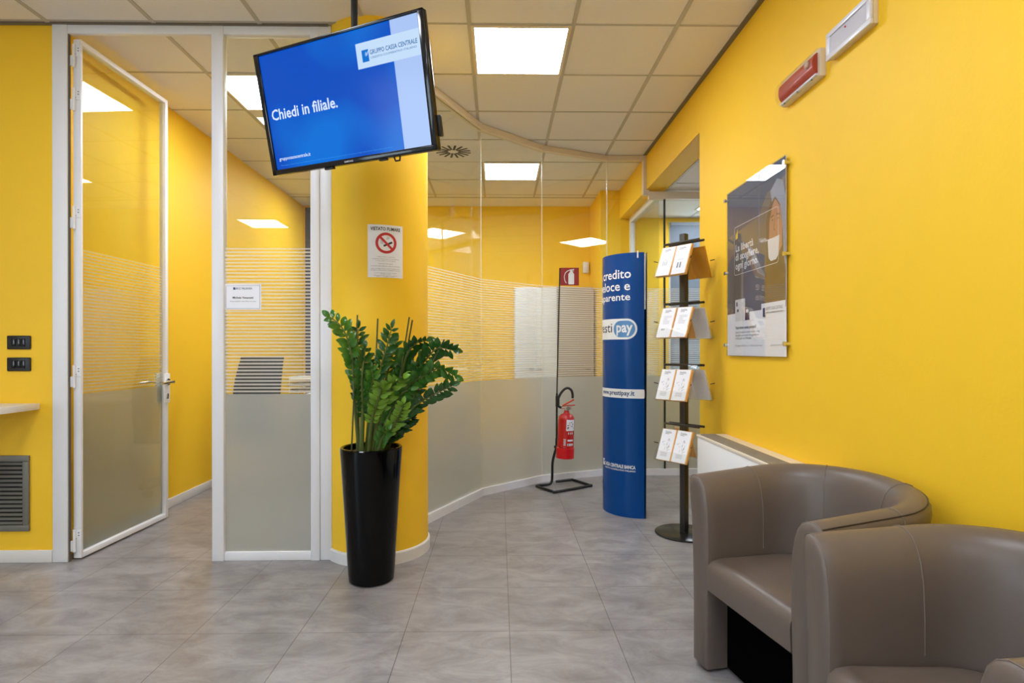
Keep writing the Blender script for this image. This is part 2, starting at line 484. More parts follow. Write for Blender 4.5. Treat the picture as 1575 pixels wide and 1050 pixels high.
for k in range(5):
    x = X_SOFFIT + 0.012 + 0.6 * k
    b.box(x - 0.012, x + 0.012, 2.0, 6.6, Z_BEAM - 0.006, Z_BEAM + 0.002)
struct(b.build('trim_3', pbr('pale_bar', srgb(205, 200, 192), 0.5), smooth=0), 'pale bars of the side room ceiling grid', 'ceiling grid')

# walls
b = MB(); b.box(XMIN, -2.55, YF, YF + 0.12, 0, H)
struct(b.build('wall_front', yellow), 'yellow wall left of the glass door', 'wall')
b = MB(); b.box(XL - 0.12, XL, YF + 0.12, YB, 0, H)
struct(b.build('wall_office', yellow), 'yellow side wall of the office behind the open door', 'wall')
b = MB(); b.box(XL - 0.12, XR + 0.2, YB, YB + 0.1, 0, H)
struct(b.build('wall_back', yellow), 'yellow back wall of the office behind the curved glazing', 'wall')
b = MB(); b.box(XR, X_SOFFIT, YMIN, Y_OPEN, 0, H); 
struct(b.build('wall_right', yellow), 'yellow right wall behind the armchairs and poster', 'wall')
b = MB(); b.box(XR, X_SOFFIT, Y_OPEN, 6.67, Z_BEAM, H)
struct(b.build('wall_beam', yellow), 'yellow beam over the opening at the end of the right wall', 'wall')
b = MB(); b.box(1.195, X_SOFFIT, 6.67, YB, 0, H)
struct(b.build('wall_pier', yellow), 'yellow pier in the far right corner of the office', 'wall')
b = MB()
LW0, LW1 = -3.3, -0.4
b.box(XMIN - .1, XMIN, YMIN, LW0, 0, H); b.box(XMIN - .1, XMIN, LW1, YF + .12, 0, H); b.box(XMIN - .1, XMIN, LW0, LW1, 0, .5); b.box(XMIN - .1, XMIN, LW0, LW1, 2.7, H)
struct(b.build('wall_left', white_wall), 'pale left wall out of view', 'wall')
w = struct(thing('window_4', '', ''), 'unseen wide window added in the left wall to let daylight in', 'window')  # added opening out of view, brings daylight onto the right wall
f = MB()
for (a, c, d, e) in ((LW0, LW1, .5, .56), (LW0, LW1, 2.64, 2.7), (LW0, LW0 + .06, .56, 2.64), (LW1 - .06, LW1, .56, 2.64), (-1.88, -1.82, .56, 2.64)): f.box(XMIN - .08, XMIN - .02, a, c, d, e)
f.build('frame', white_alu, w)
g = MB(); g.box(XMIN - .055, XMIN - .047, LW0 + .06, LW1 - .06, .56, 2.64); g.build('glass_pane', glass, w)
# rear wall
b = MB()
b.box(XMIN, XR, YMIN - 0.1, YMIN, 0, H)
struct(b.build('wall_rear', white_wall), 'pale rear wall behind the viewer', 'wall')
# side room
b = MB(); WX0 = 1.99
b.box(X_SOFFIT, WX0, 6.62, 6.72, 0, Z_BEAM); b.box(WX0, XMAX, 6.62, 6.72, 0, 0.85); b.box(WX0, XMAX, 6.62, 6.72, 2.70, Z_BEAM); b.box(3.6, XMAX, 6.62, 6.72, .85, 2.70)
struct(b.build('wall_side_room', yellow), 'yellow end wall of the side room beside its window', 'wall')
b = MB(); b.box(XMAX, XMAX + .1, YMIN, 6.72, 0, H); b.box(X_SOFFIT, XMAX, 1.3, 1.4, 0, Z_BEAM)
struct(b.build('wall_side_room_right', white_wall), 'pale walls of the side room out of view', 'wall')
w = struct(thing('window_1', '', ''), 'side room window with a grey blue venetian blind', 'window')
f = MB()
for (a, c, d, e) in ((WX0, 3.6, .85, .91), (WX0, 3.6, 2.64, 2.70), (WX0, WX0 + .05, .91, 2.64), (3.55, 3.6, .91, 2.64)): f.box(a, c, 6.63, 6.69, d, e)
f.build('frame', white_alu, w)
g = MB(); g.box(WX0 + .05, 3.55, 6.655, 6.663, .91, 2.64); g.build('glass_pane', glass, w)
f = MB()
f.box(WX0 + .01, 3.59, 6.58, 6.62, 2.655, 2.69)
zz = 0.95
while zz < 2.65:
    f.obox(Vector(((WX0 + 3.6) / 2, 6.60, zz)), Vector(((3.58 - WX0) / 2, 0, 0)), Vector((0, .0055, -.0105)), Vector((0, .0004, .0003)))
    zz += 0.022
f.build('blind', blind_grey, w, smooth=0)

# column
CC, CR = (-0.735, 3.49), 0.298
b = MB(); b.lathe([(CR, 0), (CR, H)], (*CC, 0), 96)
struct(b.build('wall_column', yellow), 'round yellow column between the door glazing and the curved glazing', 'column')
b = MB(); b.lathe([(CR - .004, 0), (CR + .011, 0), (CR + .011, .062), (CR + .006, .069), (CR - .004, .07)], (*CC, 0), 96)
struct(b.build('baseboard_column', white_paint), 'white skirting ring around the yellow column', 'skirting')
# baseboards
b = MB(); b.box(XMIN, -2.552, YF - .013, YF, 0, .07, .003)
struct(b.build('baseboard_front', white_paint), 'white skirting below the yellow wall left of the door', 'skirting')
b = MB(); b.box(XL, XL + .013, YF + .13, YB, 0, .07, .003)
struct(b.build('baseboard_office', white_paint), 'white skirting along the office side wall', 'skirting')
b = MB(); b.box(XR - .012, XR, YMIN, Y_OPEN, 0, .07, .003)
struct(b.build('baseboard_right', white_paint), 'white skirting along the right wall', 'skirting')
b = MB(); b.box(XL + .02, 1.19, YB - .012, YB, 0, .07, .003)
struct(b.build('baseboard_back', white_paint), 'white skirting along the back wall', 'skirting')

# door in the front wall: frame, open leaf
door = struct(thing('door_1', '', ''), 'tall white framed glass door standing open into the office', 'door')
def frame_boxes(lst):
    f = MB()
    for q in lst: f.box(*q, .004)
    return f
frame_boxes([(-2.55, -2.465, YF - .012, YF + .012, 0, H - .005), (-1.647, -1.579, YF - .012, YF + .035, 0, H - .005),
             (-2.465, -1.647, YF - .010, YF + .02, 3.022, H - .005)]).build('frame', white_alu, door)
b = MB(); b.box(-2.4655, -2.461, YF - .004, YF + .012, 0, 3.022); b.build('seal', pbr('grey_seal', srgb(96, 92, 88), .6), door)
dl = Vector((0.036, 0.99935, 0)); dn = Vector((0.99935, -0.036, 0)); hz = Vector((0, 0, 1))
LW, LT, LH0, LH1 = 0.815, 0.045, 0.012, 3.005
hp = Vector((-2.455, YF + .022, 0))                     # hinge corner of the leaf, far (left) face
def lp(s, t, z): return hp + dl * s + dn * t + hz * z
def leaf_box(mb, s0, s1, t0, t1, z0, z1, bev=.003):
    mb.obox(lp((s0 + s1) / 2, (t0 + t1) / 2, (z0 + z1) / 2), dl * (s1 - s0) / 2, dn * (t1 - t0) / 2, hz * (z1 - z0) / 2, bev)
b = MB()
leaf_box(b, 0, .016, 0, LT, LH0, LH1); leaf_box(b, LW - .03, LW, 0, LT, LH0, LH1)
leaf_box(b, .016, LW - .03, 0, LT, LH0, LH0 + .032); leaf_box(b, .016, LW - .03, 0, LT, LH1 - .028, LH1)
leafo = b.build('leaf', white_alu, door)
b = MB(); leaf_box(b, .016, LW - .03, .016, .024, LH0 + .032, LH1 - .028, 0); 
gp = b.build('glass_pane', [film, glass], leafo, smooth=0)
for p in gp.data.polygons: p.material_index = 0 if p.normal.dot(dn) > 0.9 else 1
def hinge(z):
    m = MB()
    m.cyl(lp(-.008, LT * .25, z - .065), lp(-.008, LT * .25, z + .065), .008, n=12)
    m.obox(lp(-.001, LT * .55, z + .03), dl * .003, dn * .022, hz * .03, .001)
    m.obox(lp(-.012, -.012, z - .03), dl * .004, dn * .016, hz * .03, .001)
    m.mi = 1
    for (a, c) in ((.4, .012), (.75, .03), (.75, .045)):
        m.cyl(lp(-.004, LT * a, z + c), lp(-.006, LT * a, z + c), .0035, n=8)
    return m
for z in (2.905, 2.655, 1.975, 1.06, .115): hinge(z).build('hinge', [white_alu, steel_grey], leafo)
b = MB(); leaf_box(b, LW - .062, LW + .002, LT - .001, LT + .012, .835, 1.045, .003); leaf_box(b, LW - .062, LW + .002, -.012, .001, .835, 1.045, .003)
b.build('lock_plate', white_alu, leafo)
b = MB()
hs = LW - .03
for sg, t0 in ((1, LT + .01), (-1, -.01)):
    b.cyl(lp(hs, t0, .985), lp(hs, t0 + sg * .012, .985), .024, n=24)
    b.cyl(lp(hs, t0 + sg * .01, .985), lp(hs, t0 + sg * .052, .985), .010, n=14)
    b.tube([lp(hs, t0 + sg * .045, .985), lp(hs - .02, t0 + sg * .052, .985), lp(hs - .13, t0 + sg * .052, .982)], .0095, 12)
b.build('handle', chrome, leafo)
b = MB(); b.obox(lp(hs, LT + .013, .883), dl * .012, dn * .004, hz * .02, .004); b.build('lock_cylinder', chrome, leafo)

# fixed glazed panel between door and column
w = struct(thing('window_2', '', ''), 'fixed glass side panel with privacy lines beside the door', 'window')
frame_boxes([(-1.084, -1.032, YF - .012, YF + .035, 0, H - .005), (-1.0315, -.965, YF - .004, YF + .03, 0, H - .005),
             (-1.579, -1.084, YF - .006, YF + .03, .0, .05), (-1.579, -.965, YF - .010, YF + .035, 3.022, H - .005)]).build('frame', white_alu, w)
b = MB(); b.box(-1.579, -1.084, YF + .010, YF + .018, .05, 3.022)
gp = b.build('glass_pane', [film, glass], w, smooth=0)
for p in gp.data.polygons: p.material_index = 0 if p.normal.y < -0.9 else 1

# curved (faceted) glazing
w = struct(thing('window_5', '', ''), 'curved wall of frameless glass panes with frosted lower half', 'window')
PV = [(-0.62, 3.76), (-0.148, 4.735), (0.395, 5.218), (1.045, 5.49), (1.60, 5.475), (2.6, 5.47), (3.6, 5.47), (4.4, 5.47)]
def rail(mb, pts, half, z0, z1):
    P = [Vector((x, y, 0)) for x, y in pts]; L = []; R_ = []
    for i, p in enumerate(P):
        d1 = (P[i] - P[i - 1]).normalized() if i > 0 else None
        d2 = (P[i + 1] - P[i]).normalized() if i < len(P) - 1 else None
        n1 = Vector((-d1.y, d1.x, 0)) if d1 else None; n2 = Vector((-d2.y, d2.x, 0)) if d2 else None
        n = n1 if n2 is None else n2 if n1 is None else (n1 + n2).normalized() / max(.5, math.sqrt((1 + n1.dot(n2)) / 2))
        L.append(p + n * half); R_.append(p - n * half)
    for i in range(len(P) - 1):
        q = [L[i], L[i + 1], R_[i + 1], R_[i]]
        mb.prism([(v.x, v.y) for v in q], z0, z1)
b = MB(); rail(b, PV[:4] + [(1.42, 5.48)], .028, H - .05, H - .003); b.build('top_rail', cream_alu, w, smooth=0)
b = MB(); rail(b, PV, .022, 0, .062); b.build('bottom_rail', white_alu, w, smooth=0)
b = MB(); b.box(1.39, 1.445, 5.445, 5.50, 2.70, H - .003); b.box(1.445, 4.4, 5.445, 5.50, 2.66, 2.73); b.build('transom', cream_alu, w, smooth=0)
for i in range(len(PV) - 1):
    a, c = Vector((*PV[i], 0)), Vector((*PV[i + 1], 0)); d = (c - a).normalized(); n = Vector((-d.y, d.x, 0))
    top = H - .05 if i < 3 else 2.665
    g0 = .002
    m = MB(); m.obox((a + c) / 2 + hz * ((top + .06) / 2), d * ((c - a).length / 2 - g0), n * .005, hz * ((top - .06) / 2))
    if i == 3: m.box(1.05, 1.385, 5.475, 5.485, 2.665, H - .05)
    gp = m.build('glass_pane', [film, glass], w, smooth=0)
    for p in gp.data.polygons: p.material_index = 0 if p.normal.dot(n) < -0.9 else 1
for x, y in PV[1:4]:
    b = MB(); b.box(x - .0022, x + .0022, y - .012, y + .006, .062, H - .05); b.build('joint_strip', pbr('pale_joint', srgb(226, 222, 206), .35), w, smooth=0)
b = MB(); b.box(1.593, 1.607, 5.462, 5.488, .062, 2.66); b.build('joint_strip', black_plastic, w, smooth=0)
# glazed return under the beam
w = struct(thing('window_6', '', ''), 'glass return under the beam between office and side room', 'window')
b = MB(); b.box(1.525, 1.575, 5.50, 6.62, 2.68, Z_BEAM); b.box(1.525, 1.575, 6.56, 6.62, 0, 2.68); b.box(1.525, 1.575, 5.50, 6.56, 0, .062); b.build('frame', white_alu, w, smooth=0)
b = MB(); b.box(1.545, 1.555, 5.50, 6.56, .062, 2.68)
gp = b.build('glass_pane', [film, glass], w, smooth=0)
for p in gp.data.polygons: p.material_index = 0 if p.normal.x < -0.9 else 1

# ================================================================== CEILING LIGHTS
def light_panel(i, j, label, z=H, x=None, y=None):
    x0 = CX0 + CT * i if x is None else x; y0 = CY0 + CT * j if y is None else y
    t = thing('ceiling_light', label, 'ceiling light', (x0 + CT / 2, y0 + CT / 2, z), group='square ceiling light panels')
    h = CT / 2 - .008
    f = MB()
    fw = .02
    for q in ((-h, h, -h, -h + fw), (-h, h, h - fw, h), (-h, -h + fw, -h + fw, h - fw), (h - fw, h, -h + fw, h - fw)): f.box(*q, -.010, -.0005)
    f.build('frame', lamp_cream, t, smooth=0)
    f = MB(); f.box(-h + fw, h - fw, -h + fw, h - fw, -.0085, -.002); f.build('diffuser', panel_glow, t, smooth=0)
LBL = {(0, 0): 'square white ceiling light panel above the passage, nearest the television',
       (0, 4): 'small looking square ceiling light beyond the curved glass',
       (-3, 5): 'added square ceiling light brightening the office back wall, unseen behind the column',  # extra unseen panel, added for brightness on the office back wall
       (-3, 1): 'square ceiling light inside the office, partly behind the television'}
for (i, j) in LIGHTS:
    light_panel(i, j, LBL.get((i, j), 'square ceiling light panel out of view behind the viewer'))
light_panel(0, 0, 'square ceiling light of the side room hidden by the right wall', Z_BEAM, 2.75, 3.5)
light_panel(0, 0, 'square ceiling light of the side room beyond its glass', Z_BEAM, 2.14, 5.62)

# round air diffuser in the ceiling
t = thing('air_diffuser', 'round ceiling air diffuser with radiating dark slots', 'air vent', (-.429, 5.367, H))
b = MB(); b.box(-.292, .292, -.285, .285, -.006, -.0005); b.build('plate', ceil_white, t, smooth=0)
b = MB()
for k in range(16):
    a = 2 * PI * (k + .5) / 16
    c, s = math.cos(a), math.sin(a)
    m = Matrix.Rotation(a, 4, 'Z')
    b.box(.055 if k % 2 else .045, .165, -.010, .010, -.0085, -.0055, 0, 2, m)
b.build('slots', dark_gap, t, smooth=0)

# ================================================================== TELEVISION
TVM = Matrix.Translation((-.696, 2.521, 2.313)) @ Matrix.Rotation(-.45, 4, 'Z') @ Matrix.Rotation(.232, 4, 'X') @ Matrix.Rotation(.012, 4, 'Y')
tv = thing('television', 'black flat television showing a blue screen, hung tilted from the ceiling', 'television')
tv.matrix_world = TVM
b = MB()
TW, TH = .465, .27
b.box(-TW, TW, .004, .03, -TH, TH, .006)
b.box(-TW, TW, -.006, .006, TH - .012, TH, .003); b.box(-TW, TW, -.006, .006, -TH, -TH + .024, .003)
b.box(-TW, -TW + .027, -.006, .006, -TH, TH, .003); b.box(TW - .027, TW, -.006, .006, -TH, TH, .003)
b.box(-.36, .36, .03, .062, -.21, .16, .012)
b.build('housing', black_tv, tv)
b = MB(); b.box(.455, .478, .018, .04, -.215, -.13, .004); b.build('side_buttons', black_plastic, tv)
b = MB(); b.box(-.15, -.10, .0, .02, -TH - .010, -TH, .003); b.build('bottom_catch', black_plastic, tv)
b = MB(); b.box(.16, .20, .0, .02, -TH - .008, -TH, .003); b.build('bottom_catch', black_plastic, tv)
b = MB(); b.tube([(.235, .012, -TH), (.24, .012, -TH - .016), (.262, .012, -TH - .016), (.266, .012, -TH)], .004, 8)
b.build('cable_loop', black_plastic, tv)
SU, SVB, SVT = .4385, -.2465, .2585
tvf = plane_fn((0, 0, 0), (1, 0, 0), (0, 0, 1), (0, -1, 0))
a = Art(); a.rect(-SU, SU, SVB, SVT); scr = a.build('screen', scr_blue, tvf, -.002, tv)
a = Art(); a.rect(.3, SU, SVB, .103); a.rect(.3, SU, .203, SVT); a.build('side_band', scr_band, tvf, -.0015, scr)
a = Art(); a.rect(.115, SU, .103, .203); a.build('logo_card', scr_card, tvf, -.0012, scr)
a = Art(); a.rect(.143, .178, .126, .173); a.mi = 1; a.poly([(.160, .146), (.170, .150), (.178, .163), (.178, .170), (.168, .160), (.163, .166), (.158, .157)])
a.build('logo', [scr_logo, scr_card], tvf, -.0008, scr)
a = Art(); a.text('GRUPPO CASSA CENTRALE', .025, .184, .150, bold=.0003, width=.238); a.build('lettering', scr_text, tvf, -.0006, scr)
a = Art(); a.text('CREDITO COOPERATIVO ITALIANO', .0115, .186, .1335, width=.230); a.build('lettering', scr_text, tvf, -.0006, scr)
a = Art(); a.text('Chiedi in filiale.', .066, -.418, -.025, bold=.0012, width=.394); a.build('lettering', scr_white, tvf, -.001, scr)
a = Art(); a.text('gruppocassacentrale.it', .022, -.413, -.206, bold=.0003, width=.195); a.build('lettering', scr_white, tvf, -.001, scr)
a = Art(); a.text('Messaggio pubblicitario con finalita promozionale. Per le condizioni contrattuali consultare i fogli informativi disponibili nelle filiali.', .0075, -.41, -.2315, width=.65); a.build('lettering', scr_faint, tvf, -.001, scr)
a = Art(); a.text('SAMSUNG', .011, -.024, -.263, bold=.0002); a.build('brand_lettering', pbr('silver_print', srgb(190, 192, 196), .4), tvf, .0065, tv)
inv = TVM.inverted()
def tvl(p): return inv @ Vector(p)
back = TVM @ Vector((0, .075, .02))
b = MB()
px_, py_ = -.662, 2.625
b.tube([tvl((px_, py_, H - .004)), tvl((px_, py_, 2.30))], .0155, 16)
b.tube([tvl((px_, py_, H - .012)), tvl((px_, py_, H - .001))], .05, 24)
b.box(-.10, .10, .06, .072, -.10, .12, .002)
b.tube([(0, .07, .0), tvl((px_, py_, 2.34))], .016, 12)
b.build('ceiling_pole', black_metal, tv)

# ================================================================== SIGN ON COLUMN
t = thing('no_smoking_sign', 'white no smoking notice with red ring taped to the yellow column', 'sign', (0, 0, 0))
sf = cyl_fn(CC, CR + .0012, math.radians(-70.5), 1.765)
a = Art(); a.rect(-.099, .099, -.148, .148); a.build('sheet', paper, sf, .0004, t, cut=.012)
a = Art(); a.text('VIETATO FUMARE', .0265, 0, .116, 'CENTER', bold=.0006, width=.168); a.build('lettering', ink, sf, .0010, t, cut=.012)
a = Art(); a.ringdisc(.002, .046, .044, .059); p0, p1 = Vector((-.038, .086)), Vector((.040, .008)); a.bar(p0, p1, .0135); a.build('red_ring', red_ink, sf, .0016, t, cut=.012)
a = Art(); a.bar((-.012, .029), (.036, .052), .011)
for k in range(2):
    a.stroke([(-.024 + k * .008, .062), (-.027 + k * .008, .050), (-.022 + k * .008, .040)], .002)
    a.stroke([(.004 + k * .008, .066), (.010 + k * .008, .074), (.007 + k * .008, .084)], .002)
a.build('cigarette', ink, sf, .0012, t, cut=.012)
a = Art()
for (tx, sz, v, wd) in (('e vietato fumare in questi locali', .007, -.034, .10), ('I trasgressori saranno puniti con una sanzione', .008, -.046, .15), ('ai sensi delle norme vigenti', .007, -.056, .11), ('Responsabile della vigilanza', .007, -.073, .08),
                        ('incaricato della vigilanza e dell accertamento', .008, -.086, .165), ('LEGGE 11 NOVEMBRE 1975 N. 584 - LEGGE 16 GENNAIO 2003 N. 3', .007, -.101, .165), ('DECRETO LEGISLATIVO 12 GENNAIO 2016 N. 6', .007, -.110, .165),
                        ('autorita competente a ricevere il rapporto', .006, -.124, .125), ('Polizia locale', .006, -.130, .055), ('sanzioni da euro a euro', .006, -.138, .13), ('per i trasgressori', .006, -.144, .10)):
    a.text(tx, sz, 0, v, 'CENTER', width=wd)
a.build('small_print', ink_grey, sf, .0010, t, cut=.012)

# name sign on the glass
t = thing('name_sign', 'small white paper name sign on the glass panel beside the door', 'sign', (-1.476, YF + .009, 1.517))
b = MB(); b.box(-.104, .104, -.003, .0, -.073, .073); b.build('sheet', paper, t, smooth=0)
nf = plane_fn((0, -.003, 0), (1, 0, 0), (0, 0, 1), (0, -1, 0))
a = Art(); a.loop([(-.098, -.067), (.098, -.067), (.098, .067), (-.098, .067)], [(-.0965, -.0655), (.0965, -.0655), (.0965, .0655), (-.0965, .0655)]); a.build('border', ink_blue, nf, .0006, t)
a = Art(); a.rect(-.055, -.042, .042, .056); a.mi = 1; a.poly([(-.048, .048), (-.042, .052), (-.042, .056), (-.046, .053)]); a.build('logo', [ink_blue, paper], nf, .0006, t)
a = Art(); a.text('BCC FELSINEA', .015, -.039, .044, width=.092, bold=.0002); a.build('lettering', ink_blue, nf, .0006, t)
a = Art(); a.text('Michele Venanetti', .016, 0, -.009, 'CENTER', bold=.0004, width=.118); a.build('lettering', ink, nf, .0006, t)
a = Art(); a.text('Responsabile della filiale di zona', .010, 0, -.028, 'CENTER', width=.148); a.build('lettering', ink_grey, nf, .0006, t)

# ================================================================== LEFT WALL THINGS
for nm, z, lb in (('upper', 1.256, 'upper of two black wall switch plates left of the door'), ('lower', 1.131, 'lower of two black wall switch plates, above the white shelf')):
    t = thing('light_switch', lb, 'light switch', (-2.742, YF, z), group='black switch plates by the door')
    b = MB(); b.box(-.067, .067, -.010, 0, -.039, .039, .006); b.build('plate', black_plastic, t)
    for k in range(3):
        b = MB(); b.box(-.042 + .028 * k, -.0155 + .028 * k, -.013, -.006, -.023, .023, .003); b.build('rocker', black_tv, t)
b = MB(); b.box(-3.75, -2.628, 2.80, YF, .873, .908, .002)
tag(b.build('wall_shelf', shelf_white), 'white wall shelf at the left edge above the grey vent', 'shelf')
t = thing('vent_grille', 'grey louvred vent grille low on the yellow wall under the shelf', 'air vent', (-3.0, YF, .395))
b = MB(); gw, gh, gf = .317, .216, .035
b.box(-gw, gw, -.014, 0, gh - gf, gh, .003); b.box(-gw, gw, -.014, 0, -gh, -gh + gf, .003); b.box(-gw, -gw + gf, -.014, 0, -gh + gf, gh - gf, .003); b.box(gw - gf, gw, -.014, 0, -gh + gf, gh - gf, .003)
b.build('frame', steel_grey, t)
b = MB()
nS = 15
for k in range(nS):
    z = -gh + gf + (2 * gh - 2 * gf) * (k + .5) / nS
    b.obox(Vector((0, -.009, z)), Vector((gw - gf, 0, 0)), Vector((0, .006, .0055)), Vector((0, -.0008, .0009)))
b.build('slats', steel_grey, t, smooth=0)
b = MB(); b.box(-gw + gf, gw - gf, -.002, -.0005, -gh + gf, gh - gf); b.build('dark_backing', dark_gap, t, smooth=0)

# ================================================================== OFFICE CONTENTS
t = thing('office_chair', 'black office chair seen through the lined glass of the office', 'chair', (-1.945, 4.95, 0), (0, 0, math.radians(-6)))
b = MB()
rows = 12; prof = []
for k in range(rows + 1):
    z = .50 + .65 * k / rows; y = -.02 + .06 * (k / rows) ** 2 - .05 * math.sin(PI * k / rows)
    prof.append((y, z))
for (y0, z0), (y1, z1) in zip(prof, prof[1:]):
    wd = .175 + .02 * math.sin(PI * (z0 - .5) / .65)
    b.obox(Vector((0, (y0 + y1) / 2 - .23, (z0 + z1) / 2)), Vector((wd, 0, 0)), Vector((0, .022, 0)), Vector((0, (y1 - y0) / 2, (z1 - z0) / 2 + .003)), .008)
b.build('backrest', chair_black, t)
b = MB(); b.box(-.24, .24, -.22, .24, .43, .50, .025, 3); b.build('seat', chair_black, t)
b = MB(); b.cyl((0, 0, .12), (0, 0, .43), .025, n=16); b.build('gas_column', chrome, t)
for k in range(5):
    a_ = 2 * PI * k / 5; c_, s_ = math.cos(a_), math.sin(a_)
    b = MB(); b.tube([(0, 0, .12), (.28 * c_, .28 * s_, .075)], [.025, .016], 10); lg = b.build('leg', chair_black, t)
    b = MB(); b.cyl((.28 * c_ - .02 * s_, .28 * s_ + .02 * c_, .03), (.28 * c_ + .02 * s_, .28 * s_ - .02 * c_, .03), .03, n=16); b.build('caster', chair_black, lg)
for sx in (-1, 1):
    b = MB(); b.tube([(sx * .25, -.15, .46), (sx * .29, -.12, .68), (sx * .29, .12, .68), (sx * .25, .15, .46)], .014, 8); b.build('armrest', chair_black, t)
t = thing('desk', 'pale office desk behind the frosted glass panel', 'desk', (-1.25, 5.66, 0))
b = MB(); b.box(-.75, .75, -.38, .38, .71, .74, .003); b.build('desktop', desk_wood, t)
for sx in (-1, 1):
    b = MB(); b.box(sx * .70 - .02, sx * .70 + .02, -.34, .34, 0, .71); b.build('leg', desk_wood, t)
t = thing('document_tray', 'stacked white wire document trays on the office desk', 'document tray', (-1.80, 5.46, .74))
for k in range(4):
    b = MB(); z = .012 + k * .06
    b.box(-.16, .16, -.12, .12, z, z + .006); b.box(-.16, .16, .114, .12, z, z + .03); b.box(-.16, -.154, -.12, .12, z, z + .03); b.box(.154, .16, -.12, .12, z, z + .03)
    for sx in (-1, 1):
        for sy in (-1, 1): b.cyl((sx * .155, sy * .113, z - .012 if k == 0 else z - .055), (sx * .155, sy * .113, z), .004, n=6)
    b.build('tray', cab_white, t)
t = thing('paper_stack', 'loose stack of white papers on the office desk', 'papers', (-1.82, 5.80, .74))
b = MB()
for k in range(6):
    m = Matrix.Translation((0, 0, 0)) @ Matrix.Rotation(random.uniform(-.25, .25), 4, 'Z'); b.box(-.10, .10, -.14, .14, k * .006, k * .006 + .005, 0, 2, m)
b.build('sheets', paper, t, smooth=0)
# cabinets at the back wall
t = thing('storage_cabinet', 'white two door cabinet behind the lined curved glass', 'cabinet', (.455, YB - .225, 0))
b = MB(); b.box(-.26, .26, -.20, .21, 0, 1.98, .003); b.build('body', cab_white, t)
for sx, hx in ((-1, -.022), (1, .022)):
    b = MB(); b.box(min(sx * .001, sx * .258), max(sx * .001, sx * .258), -.222, -.202, .06, 1.97, .002); d_ = b.build('door', cab_white, t)
    b = MB(); b.box(hx - (.06 if sx < 0 else 0), hx + (.06 if sx > 0 else 0), -.245, -.222, .965, .98, .004); b.build('handle', steel_grey, d_)
t = thing('storage_cabinet.001', 'beige cabinet behind the lined glass and fire extinguisher stand', 'cabinet', (.945, YB - .225, 0))
b = MB(); b.box(-.225, .225, -.20, .21, 0, 1.98, .003); b.build('body', cab_beige, t)
b = MB(); b.box(-.222, .222, -.222, -.202, .06, 1.97, .002); d_ = b.build('door', cab_beige, t)
b = MB(); b.box(.12, .18, -.245, -.222, .965, .98, .004); b.build('handle', steel_grey, d_)
# dark panel in far left office corner
b = MB(); b.box(-2.50, -1.30, YB - .04, YB - .005, .08, 3.05)
struct(b.build('door_2', cab_dark), 'dark grey panel door in the far corner of the office', 'door')
# motion sensor
t = thing('motion_sensor', 'small white motion sensor high on the yellow office wall', 'sensor', (1.135, YB, 2.28))
b = MB(); b.box(-.04, .04, -.05, 0, -.075, .075, .018, 3); b.build('housing', cab_white, t)
b = MB(); b.box(-.028, .028, -.056, -.045, -.05, .0, .006); b.build('lens', lamp_white, t)

# ================================================================== FIRE EXTINGUISHER + STAND
t = thing('fire_extinguisher_stand', 'black tubular floor stand with a tall pole and red extinguisher flag', 'stand')
gz = .012
loop = [(.52, 5.17, gz), (.66, 5.235, gz), (.685, 5.225, gz), (.80, 5.03, gz), (.792, 5.0, gz), (.49, 4.80, gz), (.455, 4.805, gz), (.338, 4.985, gz), (.35, 5.02, gz), (.44, 5.06, gz), (.468, 5.075, .03), (.475, 5.08, .08), (.478, 5.08, .20), (.495, 5.08, .28), (.512, 5.08, .34), (.515, 5.08, .42)]
b = MB(); b.tube(smooth_path(loop, 4), .0115, 10); b.build('base_loop', black_metal, t)
b = MB()
b.tube([(.515, 5.08, .40), (.518, 5.08, .82)], .009, 10); b.tube([(.518, 5.08, .80), (.546, 5.08, 1.94)], .0058, 8)
b.box(.505, .54, 5.055, 5.085, .70, .80, .004); b.box(.490, .53, 5.05, 5.085, .335, .355, .003)
b.build('pole', black_metal, t)
b = MB(); b.box(.550, .716, 5.077, 5.083, 1.785, 1.943); sg = b.build('flag', sign_red, t, smooth=0)
ff = plane_fn((.633, 5.077, 1.864), (1, 0, 0), (0, 0, 1), (0, -1, 0))
a = Art()
a.rrect(-.012, .040, -.070, .028, .008); a.poly([(-.012 + .004, .026), (.036, .026), (.026, .046), (.004, .046)]); a.rect(.006, .024, .044, .058)
a.bar((-.002, .058), (.040, .064), .008); a.bar((.004, .052), (.038, .050), .005)
a.stroke([(.004, .056), (-.02, .050), (-.040, .030), (-.048, .0), (-.044, -.035), (-.030, -.060)], .006)
a.build('pictogram', banner_white, ff, .0008, sg)
E_ = Vector((.576, 4.968, .27))
t = thing('fire_extinguisher', 'red fire extinguisher with black hose hanging on the floor stand', 'fire extinguisher', E_, (0, math.radians(2.2), 0))
b = MB(); b.lathe([(0, .0), (.070, .0), (.0745, .01), (.0745, .085), (.072, .09), (.072, .33), (.066, .355), (.05, .375), (.028, .385), (.022, .40), (.022, .41), (0, .41)], n=40); b.mi = 0
body = b.build('cylinder', ext_red, t)
b = MB(); b.lathe([(.070, -.004), (.0785, -.004), (.0785, .085), (.0735, .088)], n=40); b.build('base_cup', ext_red2, t)
b = MB(); b.cyl((0, 0, .405), (0, 0, .45), .018, n=16); b.cyl((-.05, 0, .432), (.045, 0, .432), .011, n=12); b.cyl((.01, -.03, .43), (.01, .0, .43), .016, n=16); b.build('valve', chrome, t)
b = MB(); b.obox(Vector((.01, 0, .478)), Vector((.050, 0, .030)), Vector((0, .011, 0)), Vector((-.004, 0, .006)), .003); b.obox(Vector((.025, 0, .455)), Vector((.045, 0, .004)), Vector((0, .011, 0)), Vector((0, 0, .005)), .003); b.build('lever', ext_lever, t)
